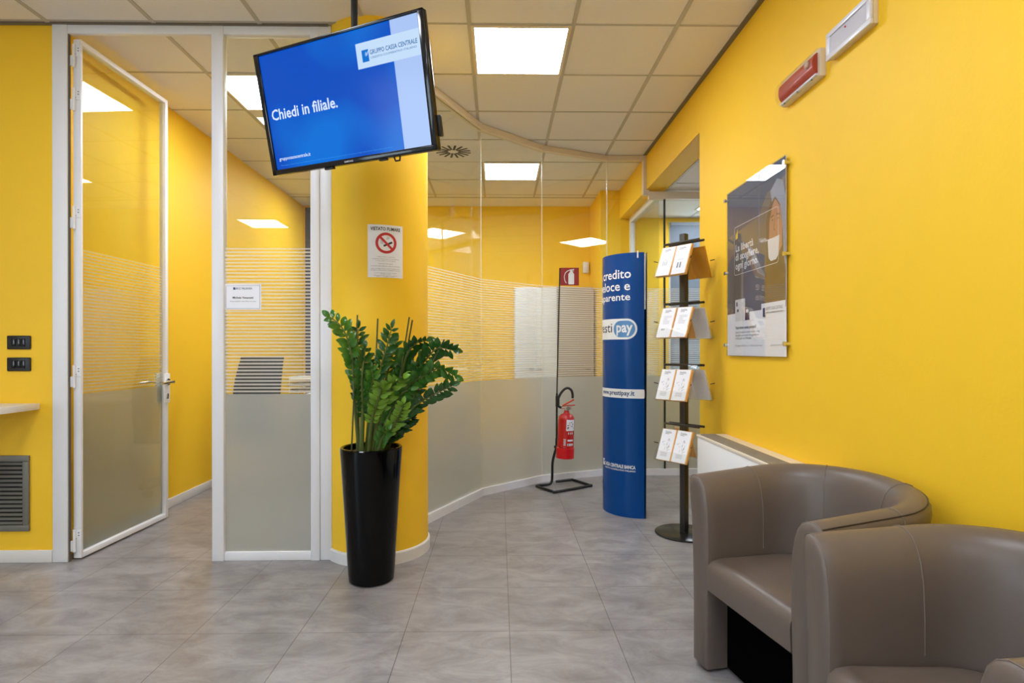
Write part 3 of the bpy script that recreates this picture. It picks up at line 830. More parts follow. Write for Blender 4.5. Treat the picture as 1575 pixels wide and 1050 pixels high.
b = MB(); b.tube(smooth_path([(-.045, 0, .432), (-.072, 0, .445), (-.082, -.005, .49), (-.062, -.01, .55), (-.028, -.015, .595), (.005, -.02, .606), (.034, -.02, .585), (.045, -.02, .545), (.044, -.02, .52)], 5), .011, 10); b.build('hose', hose_black, t)
ef = cyl_fn((0, 0), .0722, math.radians(-74), 0)
a = Art(); a.rect(-.026, .060, .240, .336); lab = a.build('label', paper, ef, .0006, t, cut=.01)
a = Art()
for k in range(14):
    u = random.uniform(-.022, .044); v = random.uniform(.25, .318); a.mi = k % 3; a.rrect(u, u + random.uniform(.006, .015), v, v + random.uniform(.004, .010), .0015, 2)
a.build('label_print', [ink, ink_blue, ext_lever], ef, .0010, lab, cut=.01)
a = Art()
for k in range(5): a.rect(-.046 + (k % 2) * .002, -.026, .115 + k * .012, .121 + k * .012)
a.rect(-.012, .045, .150, .165); a.rect(-.012, .045, .112, .130)
for k in range(3): a.rect(-.008 + k * .018, -.001 + k * .018, .21, .228)
a.mi = 1
for k in range(3): a.rect(-.008 + k * .018, .004 + k * .018, .116, .126)
a.build('small_print', [paper, ink], ef, .0008, t, cut=.01)

# ================================================================== BLUE TOTEM BANNER
BC, BR, BH = (1.052, 4.316), .2602, 1.908
t = thing('banner_totem', 'tall curved blue advertising totem standing on the floor by the glazing', 'totem')
A0, A1 = math.radians(-92.5), math.radians(-246)
def arc_sheet(c, r, a0, a1, z0, z1, th, n=48):
    m = MB()
    rows_ = []
    for k in range(n + 1):
        a_ = a0 + (a1 - a0) * k / n
        o_ = Vector((c[0] + r * math.cos(a_), c[1] + r * math.sin(a_), 0)); i_ = Vector((c[0] + (r - th) * math.cos(a_), c[1] + (r - th) * math.sin(a_), 0))
        rows_.append([m.bm.verts.new(o_ + hz * z0), m.bm.verts.new(o_ + hz * z1), m.bm.verts.new(i_ + hz * z1), m.bm.verts.new(i_ + hz * z0)])
    for A, B in zip(rows_, rows_[1:]):
        for j in range(4): m.bm.faces.new((A[j], A[(j + 1) % 4], B[(j + 1) % 4], B[j]))
    m.bm.faces.new(rows_[0]); m.bm.faces.new(rows_[-1][::-1])
    return m
fsheet = arc_sheet(BC, BR, A0, A1, 0.0, BH, .004).build('front_sheet', banner_blue, t)
E1 = Vector((BC[0] + BR * math.cos(A0), BC[1] + BR * math.sin(A0))); E2 = Vector((BC[0] + BR * math.cos(A1), BC[1] + BR * math.sin(A1)))
# rear sheet: bows the other way between the two edges
b = MB(); rows_ = []
ch = E2 - E1; pn = Vector((ch.y, -ch.x)).normalized()
for k in range(33):
    s = k / 32; q = E1 + ch * s + pn * (.055 * math.sin(PI * s) + .012 * (1 - s)); 
    rows_.append([b.bm.verts.new((q.x, q.y, .0)), b.bm.verts.new((q.x + .010 * (1 - s), q.y, BH)), b.bm.verts.new((q.x + .010 * (1 - s) - pn.x * .004, q.y - pn.y * .004, BH)), b.bm.verts.new((q.x - pn.x * .004, q.y - pn.y * .004, 0))])
for A, B in zip(rows_, rows_[1:]):
    for j in range(4): b.bm.faces.new((A[j], A[(j + 1) % 4], B[(j + 1) % 4], B[j]))
b.bm.faces.new(rows_[0]); b.bm.faces.new(rows_[-1][::-1])
b.build('rear_sheet', pbr('banner_rear', srgb(40, 62, 92), .35), t)
b = MB(); b.box(E1.x - .004, E1.x + .010, E1.y + .004, E1.y + .010, 1.50, BH - .01); b.box(.99, 1.0, 4.06, 4.075, BH - .04, BH + .012, .002); b.build('inner_edge', banner_white, t, smooth=0)
TH0 = math.radians(-114)
bf = cyl_fn(BC, BR + .0008, TH0, 0)
def ar(body, size, v, wd, bold=.0):
    a_ = Art(); a_.text(body, size, -wd, v, bold=bold, width=wd); return a_
ar('Un credito', .094, 1.728, .425, .0012).build('lettering', banner_white, bf, .0006, t, cut=.012)
ar('veloce e', .094, 1.640, .342, .0012).build('lettering', banner_white, bf, .0006, t, cut=.012)
ar('trasparente', .074, 1.568, .415, .001).build('lettering', banner_white, bf, .0006, t, cut=.012)
a = Art(); a.rrect(-.50, .048, 1.285, 1.435, .0749, 10); pill = a.build('logo_pill', banner_white, bf, .0006, t, cut=.012)
a = Art(); a.rrect(-.135, .034, 1.300, 1.420, .0599, 10); a.build('logo_pill_inner', banner_light, bf, .0010, pill, cut=.012)
a = Art(); a.text('pay', .105, -.112, 1.338, bold=.0025, width=.125); a.build('lettering', banner_white, bf, .0014, pill, cut=.012)
a = Art(); a.text('presti', .100, -.40, 1.338, bold=.0005, width=.245); a.build('lettering', ink, bf, .0012, pill, cut=.012)
a = Art(); a.rrect(-.335, .099, .860, .925, .008, 4); web = a.build('web_strip', banner_white, bf, .0006, t, cut=.012)
a = Art(); a.text('www.prestipay.it', .047, -.285, .881, bold=.0012, width=.315); a.build('lettering', ink_blue, bf, .0010, web, cut=.012)
a = Art(); a.rect(-.285, -.252, .345, .393); a.mi = 1; a.poly([(-.270, .365), (-.258, .37), (-.252, .385), (-.252, .392), (-.262, .380), (-.268, .384)]); a.build('logo', [banner_white, banner_blue], bf, .0006, t, cut=.012)
a = Art(); a.text('CASSA CENTRALE BANCA', .035, -.246, .352, bold=.001, width=.28); a.build('lettering', banner_white, bf, .0006, t, cut=.012)
a = Art(); a.text('CREDITO COOPERATIVO ITALIANO', .0155, -.246, .331, bold=.0003, width=.28); a.build('lettering', banner_white, bf, .0006, t, cut=.012)

# ================================================================== LEAFLET STAND
SP = Vector((1.219, 3.73, 0)); sa = Vector((.58, -.815, 0)).normalized(); sn = Vector((-.815, -.58, 0)).normalized()
t = thing('leaflet_stand', 'dark floor stand with four tiers of clear leaflet holders by the wall', 'display stand', SP)
b = MB(); b.lathe([(0, 0), (.183, 0), (.188, .003), (.188, .007), (.183, .010), (0, .010)], n=64); b.build('base', pbr('dark_base', (.02, .02, .02), .2, metal=.3), t)
b = MB(); b.obox(Vector((0, 0, .99)), sa * .021, sn * .021, hz * .982, .004); b.build('pole', dark_metal, t)
TIERS = [1.915, 1.515, 1.11, .715]
def sl(s, d, z): return sa * s + sn * d + hz * z
for zr in TIERS:
    b = MB(); b.tube([sl(-.135, .025, zr), sl(.135, .025, zr)], .008, 10); b.tube([sl(-.135, -.025, zr), sl(.135, -.025, zr)], .008, 10); b.build('crossbar', dark_metal, t)
    for sd in (1, -1):
        b = MB(); hw = .126
        def plate(d0, z0, d1, z1, th=.0015, s0=-hw, s1=hw):
            p, q = Vector((d0, z0)), Vector((d1, z1)); dd = (q - p); nn = Vector((-dd.y, dd.x)).normalized() * th
            c = (p + q) / 2
            b.obox(sl((s0 + s1) / 2, sd * c.x, zr + c.y), sa * (s1 - s0) / 2, sn * sd * dd.x / 2 + hz * dd.y / 2, sn * sd * nn.x + hz * nn.y)
        plate(.034, .0, .125, -.235); plate(.125, -.235, .155, -.224); plate(.155, -.224, .136, -.165)
        for s_ in (-hw, hw): plate(.125, -.235, .105, -.150, .015, s_ - .0012, s_ + .0012)
        b.build('holder', holder_clear, t, smooth=0)
    b = MB()
    for s_ in (-.126, .126): b.tube([sl(s_, .105, zr - .125), sl(s_ + math.copysign(.020, s_), .125, zr - .118)], .003, 6); b.tube([sl(s_, -.105, zr - .125), sl(s_ + math.copysign(.020, s_), -.125, zr - .118)], .003, 6)
    b.build('clip', dark_metal, t)
def leaflet(tier, side, s, th, label, art, tilt=0.0, mat=None, hgt=.21, bw=.114):
    zr = TIERS[tier]
    up = (sn * side * (.034 - .125) + hz * .235).normalized(); rt = sa * side; nrm = rt.cross(up)
    if nrm.dot(sn * side) < 0: nrm = -nrm
    up2 = (up * math.cos(tilt) + rt * math.sin(tilt)); rt2 = (rt * math.cos(tilt) - up * math.sin(tilt))
    c0 = SP + sl(s, side * .125, zr - .233) + nrm * (.0022) + up * .001
    M = Matrix((rt2, up2, nrm)).transposed().to_4x4(); M.translation = c0
    o = thing('leaflet', label, 'leaflet', group='leaflets in the clear holders')
    o.matrix_world = M
    m = MB(); m.box(-bw / 2, bw / 2, 0, hgt, 0, th, .001, 1); m.build('pages', mat or orange, o)
    fn = plane_fn((0, 0, th), (1, 0, 0), (0, 1, 0), (0, 0, 1))
    a_ = Art(); a_.rect(-bw / 2 + .001, bw / 2 - .007, .002, hgt - .002); a_.build('cover', paper, fn, .0006, o)
    a_ = Art()
    for q in range(3): a_.rect(-.030, -.030 + (.05, .032, .0)[q], hgt - .026 - q * .008, hgt - .023 - q * .008)
    a_.text('PrestiPay', .014, -.030, hgt - .022, width=.045)
    rnd = random.Random(art)
    if art == 0:
        for q in range(3): a_.ringdisc(-.018 + q * .014, .105 + (q % 2) * .008, .003, .0045, 12); a_.bar((-.018 + q * .014, .100), (-.018 + q * .014, .075), .004)
    elif art == 1:
        for q in range(2): a_.rect(-.022 + q * .02, -.012 + q * .02, .045, .085)
        for q in range(4): a_.disc(-.02 + q * .011, .105, .003, 8)
    elif art == 2:
        for q in range(7): a_.rect(-.03, -.03 + rnd.uniform(.03, .062), .150 - q * .009, .1515 - q * .009)
        a_.rect(-.026, -.018, .05, .062); a_.rect(-.010, -.004, .05, .062)
    else:
        for q in range(12):
            x_, y_ = rnd.uniform(-.032, .028), rnd.uniform(.07, .135); a_.stroke([(x_, y_), (x_ + rnd.uniform(-.012, .012), y_ + rnd.uniform(-.02, .02)), (x_ + rnd.uniform(-.01, .014), y_ + rnd.uniform(-.012, .02))], .0013)
        for q in range(4): a_.rect(-.03, .02, .05 - q * .007, .0515 - q * .007)
    a_.build('print', ink_grey, fn, .0010, o)
    return o
FR = [(0, -.062, .020, 0, 'white leaflet with a small figure drawing, top tier left pocket', .02), (0, .060, .020, 1, 'white leaflet with two dark bars, top tier right pocket', -.01),
      (1, -.060, .016, 2, 'white text leaflet in the second tier from the top, left pocket', .0), (1, .060, .016, 2, 'white text leaflet in the second tier from the top, right pocket', .01),
      (2, -.062, .018, 3, 'white leaflet with a line drawing, third tier left pocket', -.01), (2, .060, .020, 3, 'white leaflet with a house drawing, third tier right pocket', -.02),
      (3, -.060, .016, 3, 'white leaflet in the lowest tier of the stand, left pocket', .0), (3, .060, .020, 3, 'white leaflet in the lowest tier of the stand, right pocket', .01)]
for n_, (ti, s_, th_, ar_, lb_, tl_) in enumerate(FR): leaflet(ti, 1, s_, th_, lb_, ar_ , tl_)
BK = [(0, -.060, .014, 'orange backed leaflet in the top tier on the wall side', orange_wood), (0, .060, .014, 'orange backed leaflet near end of the top tier on the wall side', orange_wood),
      (1, -.060, .012, 'white backed leaflet in the second tier on the wall side', paper), (1, .060, .012, 'pale backed leaflet near end of the second tier on the wall side', orange),
      (2, -.060, .012, 'grey backed leaflet in the third tier on the wall side', paper), (2, .060, .012, 'pale backed leaflet near end of the third tier on the wall side', paper),
      (3, .060, .012, 'orange edged leaflet in the lowest tier on the wall side', orange)]
for (ti, s_, th_, lb_, mt_) in BK: leaflet(ti, -1, -s_, th_, lb_, 2, 0, mt_)

# ================================================================== CONVECTOR
t = thing('fan_convector', 'white fan convector under the poster, half hidden by the armchair', 'convector heater', (0, 0, 0))
b = MB(); b.box(1.236, XR - .001, 2.315, 3.53, .06, .672, .004); b.box(1.25, XR - .01, 2.33, 3.51, 0, .06); b.build('casing', conv_white, t)
b = MB(); b.box(1.232, XR - .001, 2.31, 3.535, .668, .684, .003); top = b.build('top', conv_cream, t)
b = MB(); b.box(1.246, 1.334, 2.36, 3.50, .683, .6848); b.build('grille_opening', dark_gap, t, smooth=0)
b = MB()
for k in range(8):
    x = 1.250 + k * .0116; b.box(x - .0028, x + .0028, 2.36, 3.50, .684, .690)
y = 2.36
while y < 3.51:
    b.box(1.246, 1.334, y - .003, y + .003, .684, .689); y += .125
b.build('grille_bars', pbr('grille_bar', srgb(150, 142, 130), .5), t, smooth=0)

# ================================================================== WALL POSTER
t = thing('wall_poster', 'tall bank poster of a woman drinking, under clear acrylic on the right wall', 'poster', (XR, 3.116, 1.668))
PW, PH = .36, .497
pfn = plane_fn((-.0165, 0, 0), (0, -1, 0), (0, 0, 1), (-1, 0, 0))
b = MB(); b.box(-.016, -.0140, -PW + .004, PW - .004, -PH + .004, PH - .004); prt = b.build('print', paper, t, smooth=0)
p_bg = pbr('poster_grey', srgb(112, 104, 100), .5, vary=.15, scale=4); p_blue = pbr('poster_blue', srgb(14, 84, 150), .5); p_dk = pbr('poster_dark_blue', srgb(44, 70, 110), .5, vary=.35, scale=7)
p_hair = pbr('poster_hair', srgb(150, 160, 182), .5, vary=.35, scale=16); p_br = pbr('poster_brown', srgb(104, 80, 54), .5, vary=.3, scale=9); p_skin = pbr('poster_skin', srgb(190, 138, 104), .5); p_wh = pbr('poster_white', srgb(224, 224, 228), .5)
p_yel = pbr('poster_yellow', srgb(240, 206, 96), .5); p_nvy = pbr('poster_navy', srgb(28, 40, 84), .5)
e = PW - .005; eh = PH - .005
zb = -.245                                             # picture / white area boundary
a = Art(); a.rect(-e, e, zb, eh); a.build('picture_background', p_bg, pfn, .0004, prt)
a = Art(); a.poly([(-e, .22), (.06, .26), (.16, .36), (e, .40), (e, eh), (-e, eh)]); a.build('picture_window', p_dk, pfn, .0007, prt)
a = Art(); a.poly([(.11, zb), (e, zb), (e, .34), (.22, .34), (.15, .22), (.16, .05)]); a.build('picture_cardigan', p_br, pfn, .0008, prt)
a = Art(); a.poly([(.20, .36), (.27, .405), (.33, .38), (e, .30), (e, -.06), (.335, .02), (.325, .16), (.30, .27), (.25, .32), (.215, .30)]); a.build('picture_hair', p_hair, pfn, .0012, prt)
a = Art(); a.poly([(.185, .10), (.19, .20), (.215, .27), (.25, .31), (.30, .26), (.325, .16), (.32, .06), (.28, .02), (.20, .04)]); a.build('picture_face', p_skin, pfn, .0014, prt)
a = Art(); a.bar((.205, .222), (.235, .228), .007); a.bar((.265, .228), (.30, .220), .007); a.disc(.222, .205, .008, 12, .005); a.disc(.282, .203, .008, 12, .005); a.stroke([(.246, .21), (.238, .155), (.252, .148)], .004); a.build('picture_features', p_br, pfn, .0017, prt)
a = Art(); a.poly([(.17, .112), (.295, .116), (.285, .02), (.26, .0), (.205, -.002), (.18, .02)]); a.build('picture_cup', p_wh, pfn, .0019, prt)
a = Art(); a.loop(rr_pts(-.25, .286, -.02, .265, .02), rr_pts(-.247, .283, -.017, .262, .018)); a.build('picture_outline', p_wh, pfn, .0022, prt)
a = Art(); a.poly([(-.232, .222), (-.212, .228), (-.198, .252), (-.198, .195), (-.232, .19)]); a.build('picture_emblem', p_yel, pfn, .0022, prt)
a = Art(); a.text('La libertà', .058, -.232, .118, bold=.0016, width=.235); a.text('di scegliere,', .058, -.232, .066, bold=.0016, width=.300); a.text('ogni giorno.', .058, -.232, .014, bold=.0016, width=.295); a.build('lettering', p_wh, pfn, .0025, prt)
a = Art(); a.rect(.10, e, zb - .02, -.214); a.build('logo_card', paper, pfn, .0027, prt)
a = Art(); a.rect(.118, .142, -.285, -.238); a.build('logo', p_nvy, pfn, .0030, prt)
a = Art(); a.text('GRUPPO CASSA CENTRALE', .024, .148, -.252, width=.180); a.text('CREDITO COOPERATIVO ITALIANO', .010, .148, -.268, width=.180); a.build('lettering', ink_blue, pfn, .0030, prt)
a = Art(); a.rrect(-.235, -.100, -.292, -.165, .006, 3); a.build('picture_card', p_wh, pfn, .0026, prt)
a = Art(); a.rect(-.222, -.200, -.205, -.180); a.rect(-.212, -.184, -.238, -.222); a.build('card_print', ink_grey, pfn, .0029, prt)
a = Art(); a.rect(-.100, -.046, -.290, -.226); a.build('picture_packet', p_nvy, pfn, .0026, prt); a = Art(); a.rrect(-.092, -.056, -.248, -.230, .004, 3); a.build('packet_print', p_wh, pfn, .0029, prt)
a = Art(); a.text('Vuoi vivere senza pensieri?', .024, -.235, -.338, bold=.0006, width=.27); a.text('Scopri le soluzioni pensate per te e la tua', .017, -.235, -.362, width=.31); a.text('famiglia con la carta di pagamento', .017, -.235, -.380, width=.30); a.text('Chiedi in filiale.', .017, -.235, -.398, width=.21); a.build('lettering', ink_grey, pfn, .0008, prt)
a = Art(); a.text('Messaggio pubblicitario con finalita promozionale', .010, -.235, -.438, width=.34); a.text('gruppocassacentrale.it', .014, .20, -.438, width=.12); a.build('small_print', ink_grey, pfn, .0008, prt)
b = MB(); b.box(-.0235, -.0202, -PW, PW, -PH, PH, .0008, 1); b.box(-.0135, -.0105, -PW, PW, -PH, PH); b.build('acrylic_sheet', acrylic, t, smooth=0)
for sy in (-1, 1):
    for z in (-.43, 0.01, .455):
        b = MB(); y = sy * (PW + .004)
        b.cyl((0, y, z), (-.024, y, z), .008, n=16); b.cyl((-.024, y, z), (-.033, y, z), .012, n=20)
        b.build('standoff', chrome, t)

# ================================================================== EMERGENCY LAMPS ON THE RIGHT WALL
t = thing('emergency_lamp', 'red emergency lamp under a clear rounded cover on the yellow wall', 'emergency lamp', (XR, 2.607, 2.458))
b = MB(); b.box(-.030, 0, -.166, .166, -.061, .061, .004); b.build('base', lamp_cream, t)
def half_cover(mb, L, hh, x0, dep, n=14):
    A = []
    for y in (-L, L):
        A.append([mb.bm.verts.new((x0 - dep * math.sin(PI * k / n), y, -hh * math.cos(PI * k / n))) for k in range(n + 1)])
    for k in range(n): mb.bm.faces.new((A[0][k], A[0][k + 1], A[1][k + 1], A[1][k]))
    mb.bm.faces.new(A[0][::-1]); mb.bm.faces.new(A[1]); mb.bm.faces.new((A[0][0], A[1][0], A[1][n], A[0][n]))
b = MB(); half_cover(b, .150, .046, -.029, .026); b.build('red_panel', lamp_red, t)
b = MB(); b.box(-.044, -.027, -.156, .156, -.057, -.045, .004); b.build('reflector', lamp_white, t)
b = MB(); half_cover(b, .164, .059, -.030, .036, 20); b.build('cover', acrylic, t)
b = MB(); b.lathe([(0, 0), (.016, 0), (.014, .006), (.006, .009), (0, .009)], n=20); bt = b.build('test_button', pbr('button_beige', srgb(200, 168, 148), .4), t); bt.matrix_local = Matrix.Translation((-.056, -.112, .010)) @ Matrix.Rotation(-PI / 2, 4, 'Y')
b = MB()
for y in (-.12, .0, .12): b.cyl((-.040, y, -.056), (-.040, y, -.0615), .004, n=8)
b.build('screw', steel_grey, t)
t = thing('emergency_lamp.001', 'white rectangular emergency lamp beside the red one near the ceiling', 'emergency lamp', (XR, 2.243, 2.484))
b = MB(); b.box(-.024, 0, -.140, .140, -.054, .054, .003); b.build('base', lamp_cream, t)
b = MB()
o_, i_ = (.144, .057), (.118, .036)
for (y0, y1, z0, z1) in ((-o_[0], o_[0], i_[1], o_[1]), (-o_[0], o_[0], -o_[1], -i_[1]), (-o_[0], -i_[0], -i_[1], i_[1]), (i_[0], o_[0], -i_[1], i_[1])): b.box(-.036, -.023, y0, y1, z0, z1, .003)
b.build('bezel', lamp_white, t)
b = MB(); b.box(-.030, -.023, -i_[0], i_[0], -i_[1], i_[1]); b.build('diffuser', pbr('lamp_diffuser', srgb(206, 208, 222), .12), t, smooth=0)
b = MB(); b.cyl((-.0295, .015, .02), (-.034, .015, .02), .0035, n=10); b.build('indicator', red_ink, t)

# ================================================================== POTTED PLANT
PX, PY, PHt = -.675, 3.020, .70
t = thing('potted_plant', 'leafy green plant on stakes in a tall glossy black tapered planter', 'potted plant', (PX, PY, 0))
b = MB(); b.lathe([(0, .0), (.108, .0), (.117, .008), (.121, .05), (.130, .20), (.143, .42), (.156, .62), (.161, .685), (.161, .697), (.157, .702), (.147, .702), (.143, .697), (.140, .62), (0, .62)], n=72)
b.build('planter', black_gloss, t)
b = MB()
N = 28; R_ = .1425
vs = [[b.bm.verts.new((R_ * k / 7 * math.cos(2 * PI * i / N), R_ * k / 7 * math.sin(2 * PI * i / N), .665 + random.uniform(0, .012))) for i in range(N)] for k in range(1, 8)]
for A, B in zip(vs, vs[1:]):
    for i in range(N): b.bm.faces.new((A[i], A[(i + 1) % N], B[(i + 1) % N], B[i]))
b.bm.faces.new(vs[0]); b.build('soil', soil_mat, t)
KX = PY / FPX
def pp(zx, zy, dy=0.0):
    """point of the plant from a position in the close study (scale 4.567, origin 480,470), at depth offset dy"""
    px, py = 480 + zx / 4.567, 470 + zy / 4.567
    Y = PY + dy
    return Vector(((px - PCX) / FPX * Y - YAW * Y * 1.0 - 0.0 - PX, dy, CH - (py - PCY) / FPX * Y))
def add_leaf(mb, p, d, nrm, L, Wd):
    d = d.normalized(); s_ = d.cross(nrm).normalized(); n_ = s_.cross(d).normalized()
    prof = [(0, .06), (.18, .62), (.42, 1.0), (.68, .86), (.88, .45), (1.0, 0.0)]
    mid, lf, rt = [], [], []
    for q, w_ in prof:
        c = p + d * (L * q) + n_ * (L * (.10 * math.sin(PI * q) - .10 * q * q))
        mid.append(mb.bm.verts.new(c))
        if w_ > 0:
            lf.append(mb.bm.verts.new(c + s_ * (Wd * w_) + n_ * (Wd * w_ * .30))); rt.append(mb.bm.verts.new(c - s_ * (Wd * w_) + n_ * (Wd * w_ * .30)))
    k = len(lf)
    for i in range(k - 1):
        mb._tag([mb.bm.faces.new((mid[i], mid[i + 1], lf[i + 1], lf[i])), mb.bm.faces.new((mid[i + 1], mid[i], rt[i], rt[i + 1]))])
    mb._tag([mb.bm.faces.new((mid[k - 1], mid[k], lf[k - 1])), mb.bm.faces.new((mid[k], mid[k - 1], rt[k - 1]))])
def frond(pts, nl, L, Wd, mat, start=.3, wide=(1, 0, 0), r0=.011, seed=1):
    rn = random.Random(seed)
    nl = int(nl * 1.45); Wd *= .86
    path = smooth_path(pts, 8); n = len(path)
    rs = [r0 * (1 - .75 * k / (n - 1)) for k in range(n)]
    m = MB(); m.tube(path, rs, 8); st = m.build('stem', stem_green, t)
    lm = MB()
    cum = [0]
    for p, q in zip(path, path[1:]): cum.append(cum[-1] + (q - p).length)
    tot = cum[-1]
    def at(s_):
        s_ *= tot; i = 0
        while i < n - 2 and cum[i + 1] < s_: i += 1
        f_ = (s_ - cum[i]) / max(1e-6, cum[i + 1] - cum[i]); return path[i].lerp(path[i + 1], min(1, f_)), (path[i + 1] - path[i]).normalized()
    wide = Vector(wide)
    for k in range(nl):
        s_ = start + (1 - start) * (k + .5) / nl
        p, d = at(s_)
        side = (wide - d * wide.dot(d)).normalized(); nrm = d.cross(side).normalized()
        if nrm.y > 0: nrm = -nrm
        kk = (.55 + .45 * min(1, 3 * (s_ - start) / (1 - start) + .2)) * (1 if s_ < .93 else .8)
        for sg in (1, -1):
            jitter = Vector((rn.uniform(-.25, .25), rn.uniform(-.35, .35), rn.uniform(-.2, .2)))
            ld = (side * sg * .85 + d * .62 + nrm * rn.uniform(-.1, .35) + jitter).normalized()
            nn = (nrm + jitter * .6).normalized()
            add_leaf(lm, p + side * sg * .003, ld, nn, L * kk * rn.uniform(.85, 1.12), Wd * kk * rn.uniform(.85, 1.1))
    p, d = at(1.0)
    add_leaf(lm, p, d, Vector((0, -1, .2)), L * .85, Wd * .9)
    lo = lm.build('leaves', mat, st, smooth=50, recalc=False)
    return st
dk, md, br = leaf_mats
FRONDS = [
    ([(480, 1000, .05), (590, 860, .07), (680, 700, .07), (740, 560, .06), (800, 440, .05)], 11, .060, .017, dk, .36, (.5, .4, -.7)),
    ([(440, 1000, .06), (530, 760, .09), (600, 560, .10), (640, 430, .10), (655, 330, .10)], 11, .058, .016, dk, .40, (1, .2, .1)),
    ([(470, 1000, .02), (560, 900, .01), (640, 820, .0), (690, 770, -.01)], 8, .052, .015, dk, .2, (.4, .6, -.7)),
    ([(350, 1000, .06), (370, 700, .09), (390, 500, .10), (400, 380, .10)], 10, .055, .015, dk, .35, (1, .2, 0)),
    ([(450, 1000, -.04), (520, 820, -.08), (590, 680, -.11), (640, 610, -.13), (690, 590, -.14)], 9, .056, .016, md, .35, (.8, .3, -.4)),
    ([(335, 1000, 0), (305, 700, 0), (290, 420, -.02), (255, 240, -.03), (205, 140, -.04), (135, 80, -.05)], 9, .066, .021, md, .50, (1, .4, .3)),
    ([(325, 1000, .03), (325, 700, .03), (335, 450, .02), (325, 300, .02), (330, 160, .02)], 12, .060, .016, dk, .36, (1, .2, 0)),
    ([(350, 1000, -.03), (355, 760, -.04), (350, 560, -.05), (365, 380, -.06), (375, 300, -.06)], 9, .055, .017, dk, .34, (.8, .6, 0)),
    ([(390, 1000, .02), (430, 700, .03), (480, 450, .03), (525, 300, .03), (562, 160, .02)], 13, .064, .015, dk, .38, (1, .1, .2)),
    ([(400, 1000, .05), (470, 720, .07), (520, 520, .08), (560, 370, .08), (590, 260, .08)], 10, .06, .016, md, .40, (1, .2, 0)),
    ([(410, 1000, .02), (520, 720, .04), (610, 520, .05), (660, 360, .05), (720, 270, .03), (800, 245, .02)], 10, .064, .021, dk, .48, (.4, .7, -.6)),
    ([(430, 1000, .04), (560, 720, .06), (680, 520, .06), (790, 390, .05), (880, 300, .03), (985, 310, .02)], 13, .070, .023, dk, .42, (.3, .5, -.8)),
    ([(430, 1000, -.02), (560, 740, -.04), (680, 560, -.06), (800, 480, -.08), (900, 440, -.09), (1000, 490, -.10)], 12, .066, .021, md, .44, (.25, .5, -.8)),
    ([(470, 1000, -.02), (580, 830, -.05), (700, 720, -.07), (800, 650, -.08), (900, 600, -.09), (985, 560, -.10)], 12, .060, .018, dk, .36, (.3, .5, -.8)),
    ([(500, 1000, .03), (570, 920, .03), (630, 850, .02), (700, 785, .0)], 8, .055, .016, dk, .25, (.4, .5, -.8)),
    ([(420, 1000, -.05), (470, 780, -.10), (540, 600, -.15), (600, 520, -.19), (640, 500, -.22)], 10, .064, .019, br, .45, (1, 0, .3)),
    ([(400, 1000, -.06), (420, 820, -.11), (460, 680, -.16), (490, 590, -.19), (470, 560, -.22)], 8, .058, .017, br, .42, (1, 0, .4)),
    ([(480, 1000, -.05), (560, 860, -.10), (620, 760, -.14), (640, 690, -.16)], 8, .055, .016, br, .38, (1, .2, .1)),
    ([(460, 1000, -.07), (490, 940, -.11), (510, 900, -.13), (530, 870, -.14)], 5, .05, .017, md, .3, (1, 0, .2)),
    ([(380, 1000, -.01), (400, 800, -.02), (400, 640, -.03), (430, 520, -.04), (420, 440, -.04)], 9, .055, .016, md, .36, (1, .3, 0)),
    ([(440, 1000, .01), (540, 780, .0), (610, 650, -.02), (650, 590, -.03), (720, 560, -.05)], 9, .058, .018, md, .42, (.4, .4, -.8)),
]
for n_, (pts, nl, L, Wd, mt, stt, wd) in enumerate(FRONDS):
    P = [pp(*q) for q in pts]
    P[0].z = .662; rr_ = math.hypot(P[0].x, P[0].y)
    if rr_ > .10: P[0].x *= .10 / rr_; P[0].y *= .10 / rr_
    frond(P, nl, L, Wd, mt, stt, wd, .010 if n_ not in (7, 10) else .014, n_ + 3)
for (a_, c_) in (((283, 960, -.03), (323, 65, .0)), ((425, 960, .02), (465, 90, .04)), ((600, 620, .03), (685, 80, .04)), ((600, 700, .05), (707, 100, .06)), ((760, 560, .04), (930, 237, .03))):
    p, q = pp(*a_), pp(*c_)
    k = (p.z - .665) / max(.01, (q.z - p.z)); base = p - (q - p) * k
    base.x = max(-.11, min(.11, base.x)); base.y = max(-.08, min(.08, base.y)); base.z = .66
    m = MB(); m.tube([base, p, q], .0042, 8); m.build('stake', stake_mat, t)

